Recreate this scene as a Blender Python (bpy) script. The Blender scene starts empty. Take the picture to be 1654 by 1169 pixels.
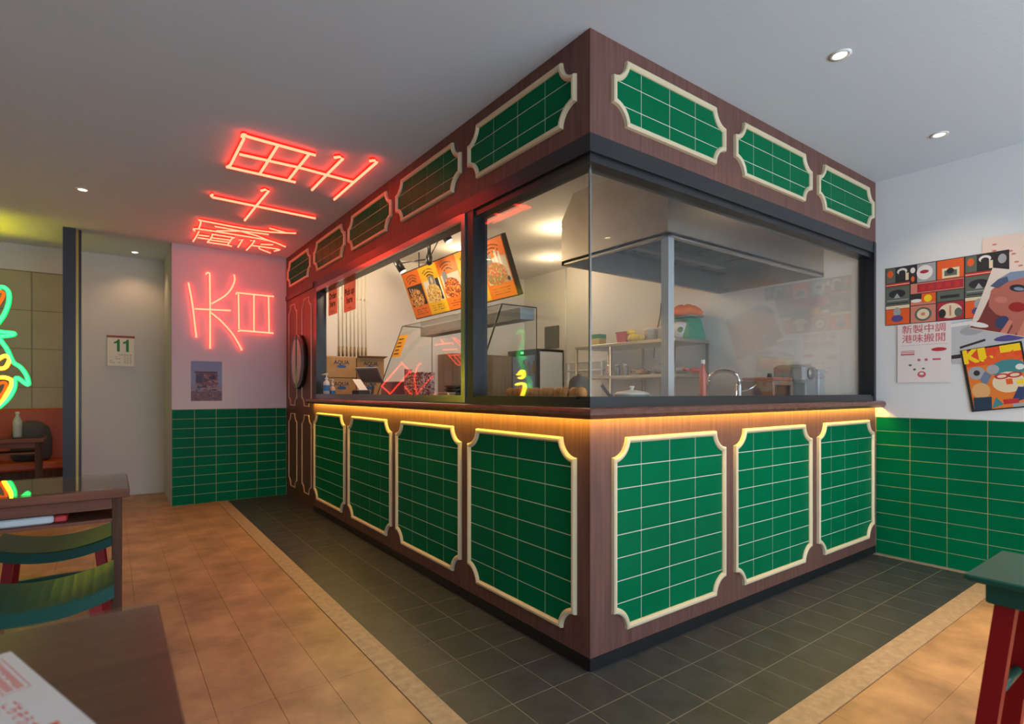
import bpy, math, random
from math import pi, sin, cos, radians as R, sqrt, atan2
random.seed(7)
sc = bpy.context.scene
C = sc.collection

# ------------------------------------------------------------------ camera, light, exposure
IW, IH = 1654, 1169
CAM = (-1.6448, -1.6117, 1.1725)
YAW, FPX, PPX, PPY = 0.9591, 872.24, 791.07, 632.74
cam = bpy.data.cameras.new('camera')
cam.sensor_fit = 'HORIZONTAL'; cam.sensor_width = 36
cam.lens = FPX / IW * 36
cam.shift_x = (IW / 2 - PPX) / IW
cam.shift_y = -(IH / 2 - PPY) / IW
cam.clip_start = 0.02
cam.dof.use_dof = True; cam.dof.focus_distance = 3.0; cam.dof.aperture_fstop = 2.8
camo = bpy.data.objects.new('camera', cam); C.objects.link(camo)
camo.location = CAM
camo.rotation_euler = (pi / 2, 0, YAW - pi / 2)
sc.camera = camo

world = bpy.data.worlds.new('daylight'); sc.world = world
world.use_nodes = True
wb = world.node_tree.nodes['Background']
wb.inputs['Color'].default_value = (0.66, 0.83, 1.0, 1)
wb.inputs['Strength'].default_value = 6.6

sc.view_settings.view_transform = 'Standard'
sc.view_settings.look = 'None'
sc.view_settings.exposure = 0.0
sc.view_settings.gamma = 1.0
sc.view_settings.use_curve_mapping = False
sc.cycles.use_denoising = True
sc.cycles.max_bounces = 10
sc.cycles.transparent_max_bounces = 24
sc.cycles.sample_clamp_indirect = 4.0
sc.cycles.caustics_reflective = False
sc.cycles.caustics_refractive = False

H = 2.7            # ceiling
W = 2.93           # right wall plane (x)
L = 4.79           # far dining wall plane (y)
KB = 4.08          # kitchen far wall plane (y)
NB = 5.75          # niche far wall plane (y)

# pixel (in 1654 x 1169) -> point on an axis plane
FX, FY = cos(YAW), sin(YAW)
def ray(x, y):
    r = (x - PPX) / FPX; u = (PPY - y) / FPX
    return (FX + r * FY, FY - r * FX, u)
def onX(x, y, X):
    d = ray(x, y); t = (X - CAM[0]) / d[0]; return (X, CAM[1] + t * d[1], CAM[2] + t * d[2])
def onY(x, y, Y):
    d = ray(x, y); t = (Y - CAM[1]) / d[1]; return (CAM[0] + t * d[0], Y, CAM[2] + t * d[2])
def onZ(x, y, Z):
    d = ray(x, y); t = (Z - CAM[2]) / d[2]; return (CAM[0] + t * d[0], CAM[1] + t * d[1], Z)

# ------------------------------------------------------------------ materials
MATS = {}
def s2l(c):
    return tuple(((v / 255) / 12.92 if v / 255 <= 0.04045 else ((v / 255 + 0.055) / 1.055) ** 2.4) for v in c)
def mat(name, rgb, rough=0.5, metal=0.0, spec=0.5, var=0.0, scale=8.0, stretch=(1, 1, 1), bump=0.0, bscale=60.0, emit=None, es=0.0, coat=0.0, detail=4.0):
    if name in MATS: return MATS[name]
    m = bpy.data.materials.new(name); m.use_nodes = True
    nt = m.node_tree; b = nt.nodes['Principled BSDF']
    b.inputs['Base Color'].default_value = (*rgb, 1)
    b.inputs['Roughness'].default_value = rough
    b.inputs['Metallic'].default_value = metal
    b.inputs['Specular IOR Level'].default_value = spec
    if coat: b.inputs['Coat Weight'].default_value = coat; b.inputs['Coat Roughness'].default_value = 0.1
    if emit:
        b.inputs['Emission Color'].default_value = (*emit, 1); b.inputs['Emission Strength'].default_value = es
    if var or bump:
        tc = nt.nodes.new('ShaderNodeTexCoord'); mp = nt.nodes.new('ShaderNodeMapping')
        mp.inputs['Scale'].default_value = stretch
        geo = nt.nodes.new('ShaderNodeNewGeometry')
        nt.links.new(geo.outputs['Position'], mp.inputs['Vector'])
    if var:
        n = nt.nodes.new('ShaderNodeTexNoise'); n.inputs['Scale'].default_value = scale; n.inputs['Detail'].default_value = detail
        n.inputs['Roughness'].default_value = 0.6
        nt.links.new(mp.outputs[0], n.inputs['Vector'])
        cr = nt.nodes.new('ShaderNodeValToRGB')
        cr.color_ramp.elements[0].position = 0.28; cr.color_ramp.elements[1].position = 0.72
        cr.color_ramp.elements[0].color = (*[max(0, v * (1 - var)) for v in rgb], 1)
        cr.color_ramp.elements[1].color = (*[min(1, v * (1 + var)) for v in rgb], 1)
        nt.links.new(n.outputs['Fac'], cr.inputs['Fac']); nt.links.new(cr.outputs['Color'], b.inputs['Base Color'])
    if bump:
        n2 = nt.nodes.new('ShaderNodeTexNoise'); n2.inputs['Scale'].default_value = bscale; n2.inputs['Detail'].default_value = 3
        nt.links.new(geo.outputs['Position'], n2.inputs['Vector'])
        bp = nt.nodes.new('ShaderNodeBump'); bp.inputs['Strength'].default_value = bump; bp.inputs['Distance'].default_value = 0.004
        nt.links.new(n2.outputs['Fac'], bp.inputs['Height']); nt.links.new(bp.outputs['Normal'], b.inputs['Normal'])
    MATS[name] = m; return m
def emis(name, rgb, s):
    if name in MATS: return MATS[name]
    m = bpy.data.materials.new(name); m.use_nodes = True; nt = m.node_tree
    nt.nodes.remove(nt.nodes['Principled BSDF'])
    e = nt.nodes.new('ShaderNodeEmission'); e.inputs['Color'].default_value = (*rgb, 1); e.inputs['Strength'].default_value = s
    nt.links.new(e.outputs[0], nt.nodes['Material Output'].inputs['Surface'])
    MATS[name] = m; return m
def glassmat(name, tint=(1, 1, 1), ior=1.5, rough=0.0):
    if name in MATS: return MATS[name]
    m = bpy.data.materials.new(name); m.use_nodes = True; nt = m.node_tree
    nt.nodes.remove(nt.nodes['Principled BSDF'])
    t = nt.nodes.new('ShaderNodeBsdfTransparent'); t.inputs['Color'].default_value = (*tint, 1)
    g = nt.nodes.new('ShaderNodeBsdfGlossy'); g.inputs['Roughness'].default_value = rough
    # Schlick reflectance from the facing angle: the same from both sides of the sheet
    lw = nt.nodes.new('ShaderNodeLayerWeight'); lw.inputs['Blend'].default_value = 0.5
    pw_ = nt.nodes.new('ShaderNodeMath'); pw_.operation = 'POWER'; pw_.inputs[1].default_value = 5.0
    ma = nt.nodes.new('ShaderNodeMath'); ma.operation = 'MULTIPLY_ADD'
    f0 = ((ior - 1) / (ior + 1)) ** 2
    ma.inputs[1].default_value = 1 - f0; ma.inputs[2].default_value = f0
    nt.links.new(lw.outputs['Facing'], pw_.inputs[0]); nt.links.new(pw_.outputs[0], ma.inputs[0])
    f = ma
    mx = nt.nodes.new('ShaderNodeMixShader')
    nt.links.new(f.outputs[0], mx.inputs[0]); nt.links.new(t.outputs[0], mx.inputs[1]); nt.links.new(g.outputs[0], mx.inputs[2])
    nt.links.new(mx.outputs[0], nt.nodes['Material Output'].inputs['Surface'])
    MATS[name] = m; return m

def wood(name, rgb, rough=0.4, axis='z', var=0.35, spec=0.5):
    st = {'z': (1, 1, 0.05), 'x': (0.05, 1, 1), 'y': (1, 0.05, 1)}[axis]
    return mat(name, rgb, rough, spec=spec, var=var, scale=42, stretch=st, detail=6)

walnut = wood('walnut', (0.130, 0.056, 0.043), 0.5, spec=0.35)
walnut_h = mat('walnut_ledge', (0.13, 0.05, 0.035), 0.25, var=0.25, scale=20, stretch=(1, 1, 4))
door_wood = wood('door_wood', (0.10, 0.045, 0.032), 0.45)
cream = mat('cream_moulding', (0.62, 0.52, 0.34), 0.4)
grout = mat('cream_grout', (0.60, 0.57, 0.44), 0.7)
green = mat('green_tile', (0.0, 0.122, 0.047), 0.40, spec=0.05, var=0.10, scale=3)
green_wall = mat('green_wall_tile', (0.0, 0.125, 0.052), 0.40, spec=0.05, var=0.10, scale=3)
grout_wall = mat('olive_grout', (0.32, 0.36, 0.20), 0.7)
black = mat('black_metal', (0.012, 0.013, 0.016), 0.32)
blackp = mat('black_plastic', (0.01, 0.01, 0.011), 0.45)
kick = mat('black_kickboard', (0.008, 0.008, 0.009), 0.4)
alu = mat('brushed_aluminium', (0.32, 0.32, 0.30), 0.22, metal=0.9)
steel = mat('stainless_steel', (0.50, 0.47, 0.41), 0.40, metal=1.0, var=0.08, scale=6)
steel_dark = mat('grey_steel', (0.20, 0.20, 0.19), 0.45, metal=0.7)
chrome = mat('chrome', (0.75, 0.75, 0.74), 0.08, metal=1.0)
plaster = mat('white_plaster', (0.70, 0.70, 0.70), 0.9, bump=0.12, bscale=90)
plaster_k = mat('kitchen_white_plaster', (0.74, 0.70, 0.64), 0.8)
ceil_m = mat('ceiling_plaster', (0.62, 0.69, 0.755), 0.95, bump=0.35, bscale=55)
tan = mat('tan_floor', (0.37, 0.215, 0.108), 0.42, var=0.42, scale=4.5, bump=0.15, bscale=40, detail=10)
tan_edge = mat('tan_floor_border', (0.36, 0.255, 0.165), 0.5, var=0.25, scale=30, bump=0.2, bscale=120, detail=8)
tan_joint = mat('floor_joint', (0.20, 0.12, 0.062), 0.8)
dark_tile = mat('charcoal_floor_tile', (0.035, 0.039, 0.047), 0.42, spec=0.35, var=0.35, scale=9, bump=0.08, bscale=30, detail=8)
dark_grout = mat('grey_floor_grout', (0.20, 0.18, 0.155), 0.8)
white = mat('white_paint', (0.72, 0.72, 0.70), 0.5)
glass = glassmat('window_glass', (0.985, 0.99, 0.985), 1.5)
glass_thin = glassmat('case_glass', (0.96, 0.975, 0.965), 1.5)
glass_edge = mat('glass_edge', (0.08, 0.10, 0.09), 0.2)
neon_red = emis('red_neon', (1.0, 0.058, 0.031), 12.0)
neon_red_halo = emis('red_neon_glow', (1.0, 0.012, 0.006), 2.2)
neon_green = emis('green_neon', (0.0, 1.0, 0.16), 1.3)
neon_cyan = emis('green_neon_core', (0.045, 1.0, 0.17), 3.0)
neon_yellow = emis('yellow_neon', (1.0, 0.66, 0.006), 24.0)
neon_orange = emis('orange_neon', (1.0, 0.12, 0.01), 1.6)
led = emis('warm_led', (1.0, 0.66, 0.07), 115.0)
lamp_e = emis('downlight_lens', (1.0, 0.80, 0.50), 14.0)
lamp_k = emis('kitchen_downlight_lens', (1.0, 0.86, 0.66), 14.0)

# ------------------------------------------------------------------ mesh helpers
class MB:
    def __init__(s): s.v = []; s.f = []; s.mi = []; s.sm = []; s.mats = []
    def _m(s, m):
        if m is None: return 0
        if m not in s.mats: s.mats.append(m)
        return s.mats.index(m)
    def add(s, vs, fs, m=None, smooth=False):
        o = len(s.v); s.v += [tuple(p) for p in vs]; i = s._m(m)
        for f in fs: s.f.append([o + k for k in f]); s.mi.append(i); s.sm.append(smooth)
        return s
    def box(s, x0, x1, y0, y1, z0, z1, m=None):
        vs = [(x, y, z) for x in (x0, x1) for y in (y0, y1) for z in (z0, z1)]
        return s.add(vs, [(0, 1, 3, 2), (4, 6, 7, 5), (0, 4, 5, 1), (2, 3, 7, 6), (0, 2, 6, 4), (1, 5, 7, 3)], m)
    def bbox(s, x0, x1, y0, y1, z0, z1, b=0.004, m=None):
        # box with chamfered vertical and horizontal edges
        def ring(e, z): return [(x0 + e, y0 + b * (e == 0), z), (x0 + b * (e == 0), y0 + e, z)]
        def loop(i, z):
            a = i + b
            return [(x0 + a, y0 + i, z), (x1 - a, y0 + i, z), (x1 - i, y0 + a, z), (x1 - i, y1 - a, z), (x1 - a, y1 - i, z), (x0 + a, y1 - i, z), (x0 + i, y1 - a, z), (x0 + i, y0 + a, z)]
        return s.loops([loop(b, z0), loop(0, z0 + b), loop(0, z1 - b), loop(b, z1)], True, True, m)
    def loops(s, ls, cap0=False, cap1=False, m=None, closed=True, smooth=False):
        n = len(ls[0]); vs = [p for l in ls for p in l]; fs = []
        for i in range(len(ls) - 1):
            for j in range(n if closed else n - 1):
                k = (j + 1) % n
                fs.append((i * n + j, i * n + k, (i + 1) * n + k, (i + 1) * n + j))
        if cap0: fs.append(tuple(range(n - 1, -1, -1)))
        if cap1: fs.append(tuple((len(ls) - 1) * n + j for j in range(n)))
        return s.add(vs, fs, m, smooth)
    def prism(s, poly, a, b, ax='y', m=None, ch=0.0):
        # poly in the two other axes; extruded from a to b along ax
        def P(p, q, t): return {'y': (p, t, q), 'x': (t, p, q), 'z': (p, q, t)}[ax]
        ls = [[P(p, q, a) for p, q in poly], [P(p, q, b) for p, q in poly]]
        return s.loops(ls, True, True, m)
    def lathe(s, prof, c=(0, 0, 0), n=20, m=None, smooth=True, capb=True, capt=True):
        ls = [[(c[0] + r * cos(2 * pi * k / n), c[1] + r * sin(2 * pi * k / n), c[2] + z) for k in range(n)] for r, z in prof]
        return s.loops(ls, capb, capt, m, True, smooth)
    def cyl(s, p0, p1, r0, r1=None, n=12, m=None):
        return s.tube([p0, p1], [r0, r0 if r1 is None else r1], n, m)
    def tube(s, pts, r, n=8, m=None, closed=False):
        pts = [tuple(map(float, p)) for p in pts]
        rs = r if isinstance(r, (list, tuple)) else [r] * len(pts)
        def sub(a, b): return tuple(a[i] - b[i] for i in range(3))
        def nrm(a):
            l = sqrt(sum(v * v for v in a)) or 1.0; return tuple(v / l for v in a)
        def cr(a, b): return (a[1] * b[2] - a[2] * b[1], a[2] * b[0] - a[0] * b[2], a[0] * b[1] - a[1] * b[0])
        N = len(pts); T = []
        for i in range(N):
            a = pts[(i - 1) % N] if (closed or i > 0) else pts[i]
            b = pts[(i + 1) % N] if (closed or i < N - 1) else pts[i]
            T.append(nrm(sub(b, a)))
        up = (0, 0, 1) if abs(T[0][2]) < 0.9 else (1, 0, 0)
        u = nrm(cr(T[0], up)); ls = []
        for i in range(N):
            d = sum(u[k] * T[i][k] for k in range(3)); u = nrm(tuple(u[k] - d * T[i][k] for k in range(3)))
            w = cr(T[i], u)
            ls.append([tuple(pts[i][k] + rs[i] * (cos(2 * pi * j / n) * u[k] + sin(2 * pi * j / n) * w[k]) for k in range(3)) for j in range(n)])
        if closed: ls.append(ls[0])
        return s.loops(ls, not closed, not closed, m, True, True)
    def quad(s, a, b, c, d, m=None): return s.add([a, b, c, d], [(0, 1, 2, 3)], m)
    def ball(s, c, r, n=12, m=None, sq=(1, 1, 1)):
        k = n // 2; prof = [(r * sin(pi * (i + .02) / (k + .04)), -r * cos(pi * (i + .02) / (k + .04))) for i in range(k + 1)]
        ls = [[(c[0] + sq[0] * rr * cos(2 * pi * j / n), c[1] + sq[1] * rr * sin(2 * pi * j / n), c[2] + sq[2] * z) for j in range(n)] for rr, z in prof]
        return s.loops(ls, True, True, m, True, True)
    def text(s, body, size, origin, ux, uz, m, align='CENTER', weight=0.0, depth=None):
        cu = bpy.data.curves.new('t', 'FONT'); cu.body = body; cu.size = size; cu.align_x = align; cu.align_y = 'CENTER'; cu.offset = weight
        cu.resolution_u = 2
        ob = bpy.data.objects.new('t', cu); C.objects.link(ob)
        dg = bpy.context.evaluated_depsgraph_get(); me = ob.evaluated_get(dg).to_mesh()
        vs = [tuple(origin[k] + v.co.x * ux[k] + v.co.y * uz[k] for k in range(3)) for v in me.vertices]
        s.add(vs, [tuple(p.vertices) for p in me.polygons], m)
        ob.evaluated_get(dg).to_mesh_clear(); bpy.data.objects.remove(ob); bpy.data.curves.remove(cu)
        return s
    def mesh(s, name, m=None, org=(0, 0, 0)):
        me = bpy.data.meshes.new(name)
        me.from_pydata([(p[0] - org[0], p[1] - org[1], p[2] - org[2]) for p in s.v], [], s.f)
        ms = s.mats or ([m] if m else [])
        for q in ms: me.materials.append(q)
        me.polygons.foreach_set('material_index', s.mi); me.polygons.foreach_set('use_smooth', s.sm)
        import bmesh
        bm = bmesh.new(); bm.from_mesh(me); bmesh.ops.recalc_face_normals(bm, faces=bm.faces); bm.to_mesh(me); bm.free()
        me.update(); return me
    def obj(s, name, m=None, parent=None, org=None, kind=None):
        # verts are in world coordinates when the parent root has a plain location
        o0 = org if org is not None else (root_loc(parent) if parent else (0, 0, 0))
        o = bpy.data.objects.new(name, s.mesh(name, m, o0)); C.objects.link(o)
        if parent: o.parent = parent
        elif org is not None: o.location = org
        if kind: o['kind'] = kind
        return o
def root_loc(o):
    if o is None: return (0, 0, 0)
    l = list(o.location)
    if o.parent:
        p = root_loc(o.parent); l = [l[i] + p[i] for i in range(3)]
    return tuple(l)
def thing(name, label, cat, loc=(0, 0, 0), rotz=0, group=None, rot=None):
    o = bpy.data.objects.new(name, None); C.objects.link(o); o.empty_display_size = 0.05
    o.location = loc; o.rotation_euler = rot or (0, 0, rotz); return tag(o, label, cat, group)
def tag(o, label, cat, group=None):
    o['label'] = label; o['category'] = cat
    if group: o['group'] = group
    return o
def struct(o, label=None):
    o['kind'] = 'structure'
    if label: o['label'] = label
    return o
def local(mb, name, m, parent, loc=(0, 0, 0), rot=(0, 0, 0)):
    # part whose vertices are already in the parent's local frame
    o = bpy.data.objects.new(name, mb.mesh(name, m)); C.objects.link(o); o.parent = parent; o.location = loc; o.rotation_euler = rot; return o
def linkmesh(name, me, parent, loc, rot=(0, 0, 0)):
    o = bpy.data.objects.new(name, me); C.objects.link(o); o.parent = parent; o.location = loc; o.rotation_euler = rot; return o
def copy_thing(o, loc, rotz=None, label=None):
    c = o.copy(); C.objects.link(c); c.location = loc
    if rotz is not None: c.rotation_euler = (0, 0, rotz)
    if label: c['label'] = label
    for ch in o.children:
        d = ch.copy(); C.objects.link(d); d.parent = c
        for g in ch.children:
            e = g.copy(); C.objects.link(e); e.parent = d
    return c
def spot(name, loc, energy, color=(1, 0.82, 0.6), size=R(110), blend=0.6, rot=(0, 0, 0), rad=0.03, parent=None):
    l = bpy.data.lights.new(name, 'SPOT'); l.energy = energy; l.color = color; l.spot_size = size; l.spot_blend = blend; l.shadow_soft_size = rad
    o = bpy.data.objects.new(name, l); C.objects.link(o); o.location = loc; o.rotation_euler = rot
    if parent: o.parent = parent
    return o

# ------------------------------------------------------------------ the setting
XL, YF = -4.4, -4.2     # far left wall and shop front
wt = 0.15
ceiling = struct(MB().box(XL - wt, W + wt, YF - wt, NB + wt, H, H + 0.12).obj('ceiling', ceil_m))
# floor: base bed, then the laid tiles as pieces
floor = struct(MB().box(XL - wt, W + wt, YF - wt, NB + wt, -0.12, -0.004).obj('floor', tan_joint))
TP = 0.2046
bed = MB().box(-0.615, W, -0.615, L, -0.004, -0.0006)
local(bed, 'grout_bed', dark_grout, floor)
dt = MB().bbox(0.0014, TP - 0.0014, 0.0014, TP - 0.0014, -0.004, 0.0, 0.0005).mesh('floor_tile', dark_tile)
def dark(x, y): linkmesh('floor_tile', dt, floor, (x, y, 0))
for i in range(3):
    for j in range(-3, 24):
        if j * TP < L - 0.05: dark(-(i + 1) * TP, j * TP)
for i in range(0, 15):
    for j in range(3):
        if i * TP < W - 0.1: dark(i * TP, -(j + 1) * TP)
e0, e1 = -3 * TP - 0.001, -0.715
local(MB().box(e1, e0, e1, L, -0.004, 0.001), 'border_strip', tan_edge, floor)
local(MB().box(e0, W, e1, e0, -0.004, 0.001), 'border_strip', tan_edge, floor)
local(MB().box(0.10, W - 0.012, 0.10, KB, -0.004, 0.0008), 'kitchen_bounce_floor', mat('kitchen_bounce_floor', (0.58, 0.54, 0.48), 0.5, var=0.08), floor)  # unseen pale slab, added to bounce light up into the kitchen
LP = 0.614
def tanmesh(w, l): return MB().bbox(0.0006, w - 0.0006, 0.0006, l - 0.0006, -0.004, 0.0, 0.0005).mesh('floor_slab', tan)
tm = tanmesh(TP, LP)
x1 = -0.719
ys = [0.553 + k * LP for k in range(-4, 9)]
for i in range(1, 9):
    for y in ys:
        if y + LP < NB + 0.1: linkmesh('floor_slab', tm, floor, (x1 - i * TP, y, 0))
tmr = tanmesh(LP, TP)
for i in range(0, 8):
    for k in range(6):
        x = -0.719 + k * LP
        linkmesh('floor_slab', tmr, floor, (x, -0.719 - (i + 1) * TP, 0))
o = MB()
o.box(XL, x1 - 8 * TP - 0.001, YF, NB, -0.004, 0)
o.box(x1 - 8 * TP + 0.001, W, YF, -0.719 - 8 * TP - 0.001, -0.004, 0)
local(o, 'floor_field', tan, floor)
for yy in (1,):
    o = MB(); o.box(x1 - 8 * TP, -0.001, ys[-1] + (0 if ys[-1] + LP > NB + 0.1 else LP), NB, -0.004, -0.0005); local(o, 'floor_edge', tan, floor)

# walls
wall_right = struct(MB().box(W, W + wt, YF - wt, NB + wt, 0, H).obj('wall_right', plaster))
wall_left = struct(MB().box(XL - wt, XL, YF - wt, NB + wt, 0, H).obj('wall_left', plaster))
wall_niche = struct(MB().box(XL, -1.135, NB, NB + wt, 0, H).obj('wall_niche', mat('niche_plaster', (0.62, 0.58, 0.54), 0.9)))
wall_far = struct(MB().box(-1.135, -0.001, L, NB + wt, 0, H).obj('wall_far', mat('far_plaster', (0.56, 0.55, 0.56), 0.9, bump=0.12, bscale=90)))
wall_back = struct(MB().box(-0.001, W, L, L + wt, 0, H).obj('wall_back', plaster))
# kitchen inner walls (lining)
wall_kitchen = struct(MB().box(0.10, W - 0.012, KB, KB + 0.1, 0, H).obj('wall_kitchen', plaster_k))
wall_kitchen_side = struct(MB().box(W - 0.012, W - 0.0005, 0.11, KB + 0.1, 0, H - 0.001).obj('wall_kitchen_side', plaster_k))
ceiling_kitchen = struct(MB().box(0.11, W - 0.012, 0.11, KB, H - 0.012, H - 0.0005).obj('ceiling_kitchen', plaster_k))
# unseen shop front; its opening is added and sized to shape the daylight
front = MB()
front.box(XL, -1.9, YF - wt, YF, 0, H); front.box(W - 0.2, W, YF - wt, YF, 0, H); front.box(-1.9, W - 0.2, YF - wt, YF, 2.45, H)
struct(front.obj('wall_front', plaster))

# tiled dados
def wall_tiles(wall, cols, rows, face):
    # cols: list of (a0, a1); face: ('y', plane) looks to -y, or ('x', plane) looks to -x
    cache = {}
    for a0, a1 in cols:
        w = abs(a1 - a0)
        key = round(w, 3)
        if key not in cache:
            g = 0.0022
            def lp(i, d): return [(i + g, -d, i + g), (w - i - g, -d, i + g), (w - i - g, -d, 0.099 - i - g), (i + g, -d, 0.099 - i - g)]
            cache[key] = MB().loops([lp(0, 0), lp(0, 0.0015), lp(0.0008, 0.0020)], False, True).mesh('wall_tile', green_wall)
        for r in range(rows):
            z = r * 0.099
            if face[0] == 'y': linkmesh('wall_tile', cache[key], wall, (a0, face[1] - 0.003, z))
            else: linkmesh('wall_tile', cache[key], wall, (face[1] - 0.003, a0, z), (0, 0, -pi / 2))
cols = [(-1.1346 + k * TP, -1.1346 + (k + 1) * TP) for k in range(5)] + [(-1.1346 + 5 * TP, -0.001)]
wall_tiles(wall_far, cols, 10, ('y', L))
local(MB().box(-1.135, -0.001, L - 0.003, L, 0, 0.992), 'grout', grout_wall, wall_far)
cols = [(-0.004 - k * TP, -0.004 - (k + 1) * TP) for k in range(16)]
wall_tiles(wall_right, cols, 10, ('x', W))
local(MB().box(W - 0.003, W, -0.004 - 16 * TP, -0.001, 0, 0.992), 'grout', grout_wall, wall_right)

# dark post with a brass strip
post = MB(); post.box(-2.01, -1.915, L - 0.05, L + 0.07, 0, H)
post = struct(post.obj('trim_1', mat('navy_post', (0.022, 0.028, 0.040), 0.45)))
local(MB().box(-1.915, -1.895, L + 0.0, L + 0.05, 0, H), 'brass_strip', mat('brass', (0.45, 0.30, 0.08), 0.35, metal=0.6), post)
local(MB().box(-1.895, -1.875, L + 0.0, L + 0.07, 0, H), 'dark_strip', black, post)
# beige tiles on the side-room wall
bt = mat('beige_tile', (0.38, 0.33, 0.19), 0.4, var=0.06, scale=3)
g = 0.004
btm = MB().box(g, 0.34 - g, -0.008, 0, g, 0.40 - g).mesh('beige_tile', bt)
for i in range(6):
    for j in range(6):
        x = -1.98 - (i + 1) * 0.34
        linkmesh('beige_tile', btm, wall_niche, (x, NB, 0.02 + j * 0.40))
local(MB().box(-4.03, -1.98, NB - 0.003, NB, 0, 2.43), 'grout', mat('brown_grout', (0.22, 0.19, 0.11), 0.8), wall_niche)

# ------------------------------------------------------------------ kiosk: counter, fascia, ledge
PW, NR, FW = 0.856, 0.086, 0.027
def outline(w, h, t, n=7):
    # rectangle with concave quarter-round corners, offset inwards by t
    r = NR + t; a = math.asin(min(0.99, t / r)) if t > 0 else 0.0
    arc = [(r * sin(a + (pi / 2 - 2 * a) * k / n), r * cos(a + (pi / 2 - 2 * a) * k / n)) for k in range(n + 1)]  # from the left side to the bottom
    pts = []
    pts += [(x, z) for x, z in arc]                                   # bottom left, ends on the bottom edge
    pts += [(w - x, z) for x, z in reversed(arc)]                     # bottom right
    pts += [(w - x, h - z) for x, z in arc]
    pts += [(x, h - z) for x, z in reversed(arc)]
    return pts
def panel_frame(w, h):
    prof = [(0, 0), (0.002, 0.015), (0.008, 0.0195), (0.017, 0.0195), (0.023, 0.014), (0.026, 0.010), (0.027, 0.0)]
    return MB().loops([[(x, -d, z) for x, z in outline(w, h, t)] for t, d in prof])
def panel_tiles(w, h, us, zs):
    us = [0.012] + us + [w - 0.012]; zs = [0.012] + zs + [h - 0.012]; g = 0.0022; out = []
    r = NR + 0.012
    for i in range(len(us) - 1):
        for j in range(len(zs) - 1):
            a, b = us[i] + g, us[i + 1] - g; c, d = zs[j] + g, zs[j + 1] - g
            cor = [(a, c, i == 0 and j == 0, 0, 0), (b, c, i == len(us) - 2 and j == 0, w, 0), (b, d, i == len(us) - 2 and j == len(zs) - 2, w, h), (a, d, i == 0 and j == len(zs) - 2, 0, h)]
            poly = []
            for k, (x, z, cut, ox, oz) in enumerate(cor):
                if not cut: poly.append((x, z)); continue
                p = (x, oz + (1 if oz == 0 else -1) * sqrt(r * r - (x - ox) ** 2)); q = (ox + (1 if ox == 0 else -1) * sqrt(r * r - (z - oz) ** 2), z)
                s0, s1 = (p, q) if k in (0, 2) else (q, p)
                t0 = atan2(s0[1] - oz, s0[0] - ox); t1 = atan2(s1[1] - oz, s1[0] - ox)
                dt_ = (t1 - t0 + pi) % (2 * pi) - pi
                poly += [(ox + r * cos(t0 + dt_ * m / 6), oz + r * sin(t0 + dt_ * m / 6)) for m in range(7)]
            cx = sum(p[0] for p in poly) / len(poly); cz = sum(p[1] for p in poly) / len(poly)
            mb = MB().loops([[(x - a, y, z - c) for x, z in poly] for y in (-0.001, -0.0042)] + [[(x - a + (cx - x) * 0.010, -0.0048, z - c + (cz - z) * 0.02) for x, z in poly]], False, True)
            out.append((mb.mesh('tile', green), (a, 0, c)))
    return out
def panel_back(w, h): return MB().prism([(x, z) for x, z in outline(w, h, 0.012)], -0.003, 0.002, 'y')
ROWS_LO = [z - 0.125 for z in (0.247, 0.345, 0.446, 0.547, 0.648, 0.748, 0.846)]; H_LO = 0.848
ROWS_UP = [0.0925, 0.1925]; H_UP = 0.293
KIT = {}
for nm, h, rows in (('lo', H_LO, ROWS_LO), ('up', H_UP, ROWS_UP)):
    for face, us in (('l', [0.241, 0.4455, 0.651]), ('r', [0.194, 0.3985, 0.601])):
        KIT[nm + face] = (panel_frame(PW, h).mesh('panel', cream), panel_back(PW, h).mesh('grout', grout), panel_tiles(PW, h, us, rows))
def panel(parent, kind, face, a, z):
    fm, bmh, tiles = KIT[kind + face]
    if face == 'r': loc, rot = (a, 0, z), (0, 0, 0)
    else: loc, rot = (0, a + PW, z), (0, 0, -pi / 2)
    p = linkmesh('panel', fm, parent, loc, rot); p['label'] = 'cream moulded frame around green tiles'
    linkmesh('grout', bmh, p, (0, 0, 0))
    for me, l in tiles: linkmesh('tile', me, p, l)
LY = [0.078, 1.010, 1.942, 2.874]; RX = [0.128, 1.072, 2.014]
DY = 3.765     # where the counter ends and the doors begin
counter = thing('service_counter', 'dark walnut service counter with large green tiled panels in cream mouldings', 'counter')
cb = MB()
cb.prism([(0, 0), (W - 0.007, 0), (W - 0.007, 0.10), (0.10, 0.10), (0.10, DY), (0, DY)], 0.05, 1.070, 'z')
local(cb, 'body', walnut, counter)
local(MB().prism([(-0.004, -0.004), (W - 0.007, -0.004), (W - 0.007, 0.09), (0.09, 0.09), (0.09, DY), (-0.004, DY)], 0.001, 0.052, 'z'), 'kickboard', kick, counter)
for y in LY: panel(counter, 'lo', 'l', y, 0.125)
for x in RX: panel(counter, 'lo', 'r', x, 0.125)
fascia = thing('kiosk_fascia', 'walnut fascia hanging from the ceiling with short green tiled panels', 'fascia', (0, 0, 0))
fb = MB()
fb.prism([(0, 0), (W - 0.001, 0), (W - 0.001, 0.10), (0.10, 0.10), (0.10, L - 0.004), (0, L - 0.004)], 2.262, H - 0.001, 'z')
local(fb, 'body', walnut, fascia)
for y in LY + [3.845]: panel(fascia, 'up', 'l', y, 2.338)
for x in RX: panel(fascia, 'up', 'r', x, 2.338)
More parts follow.
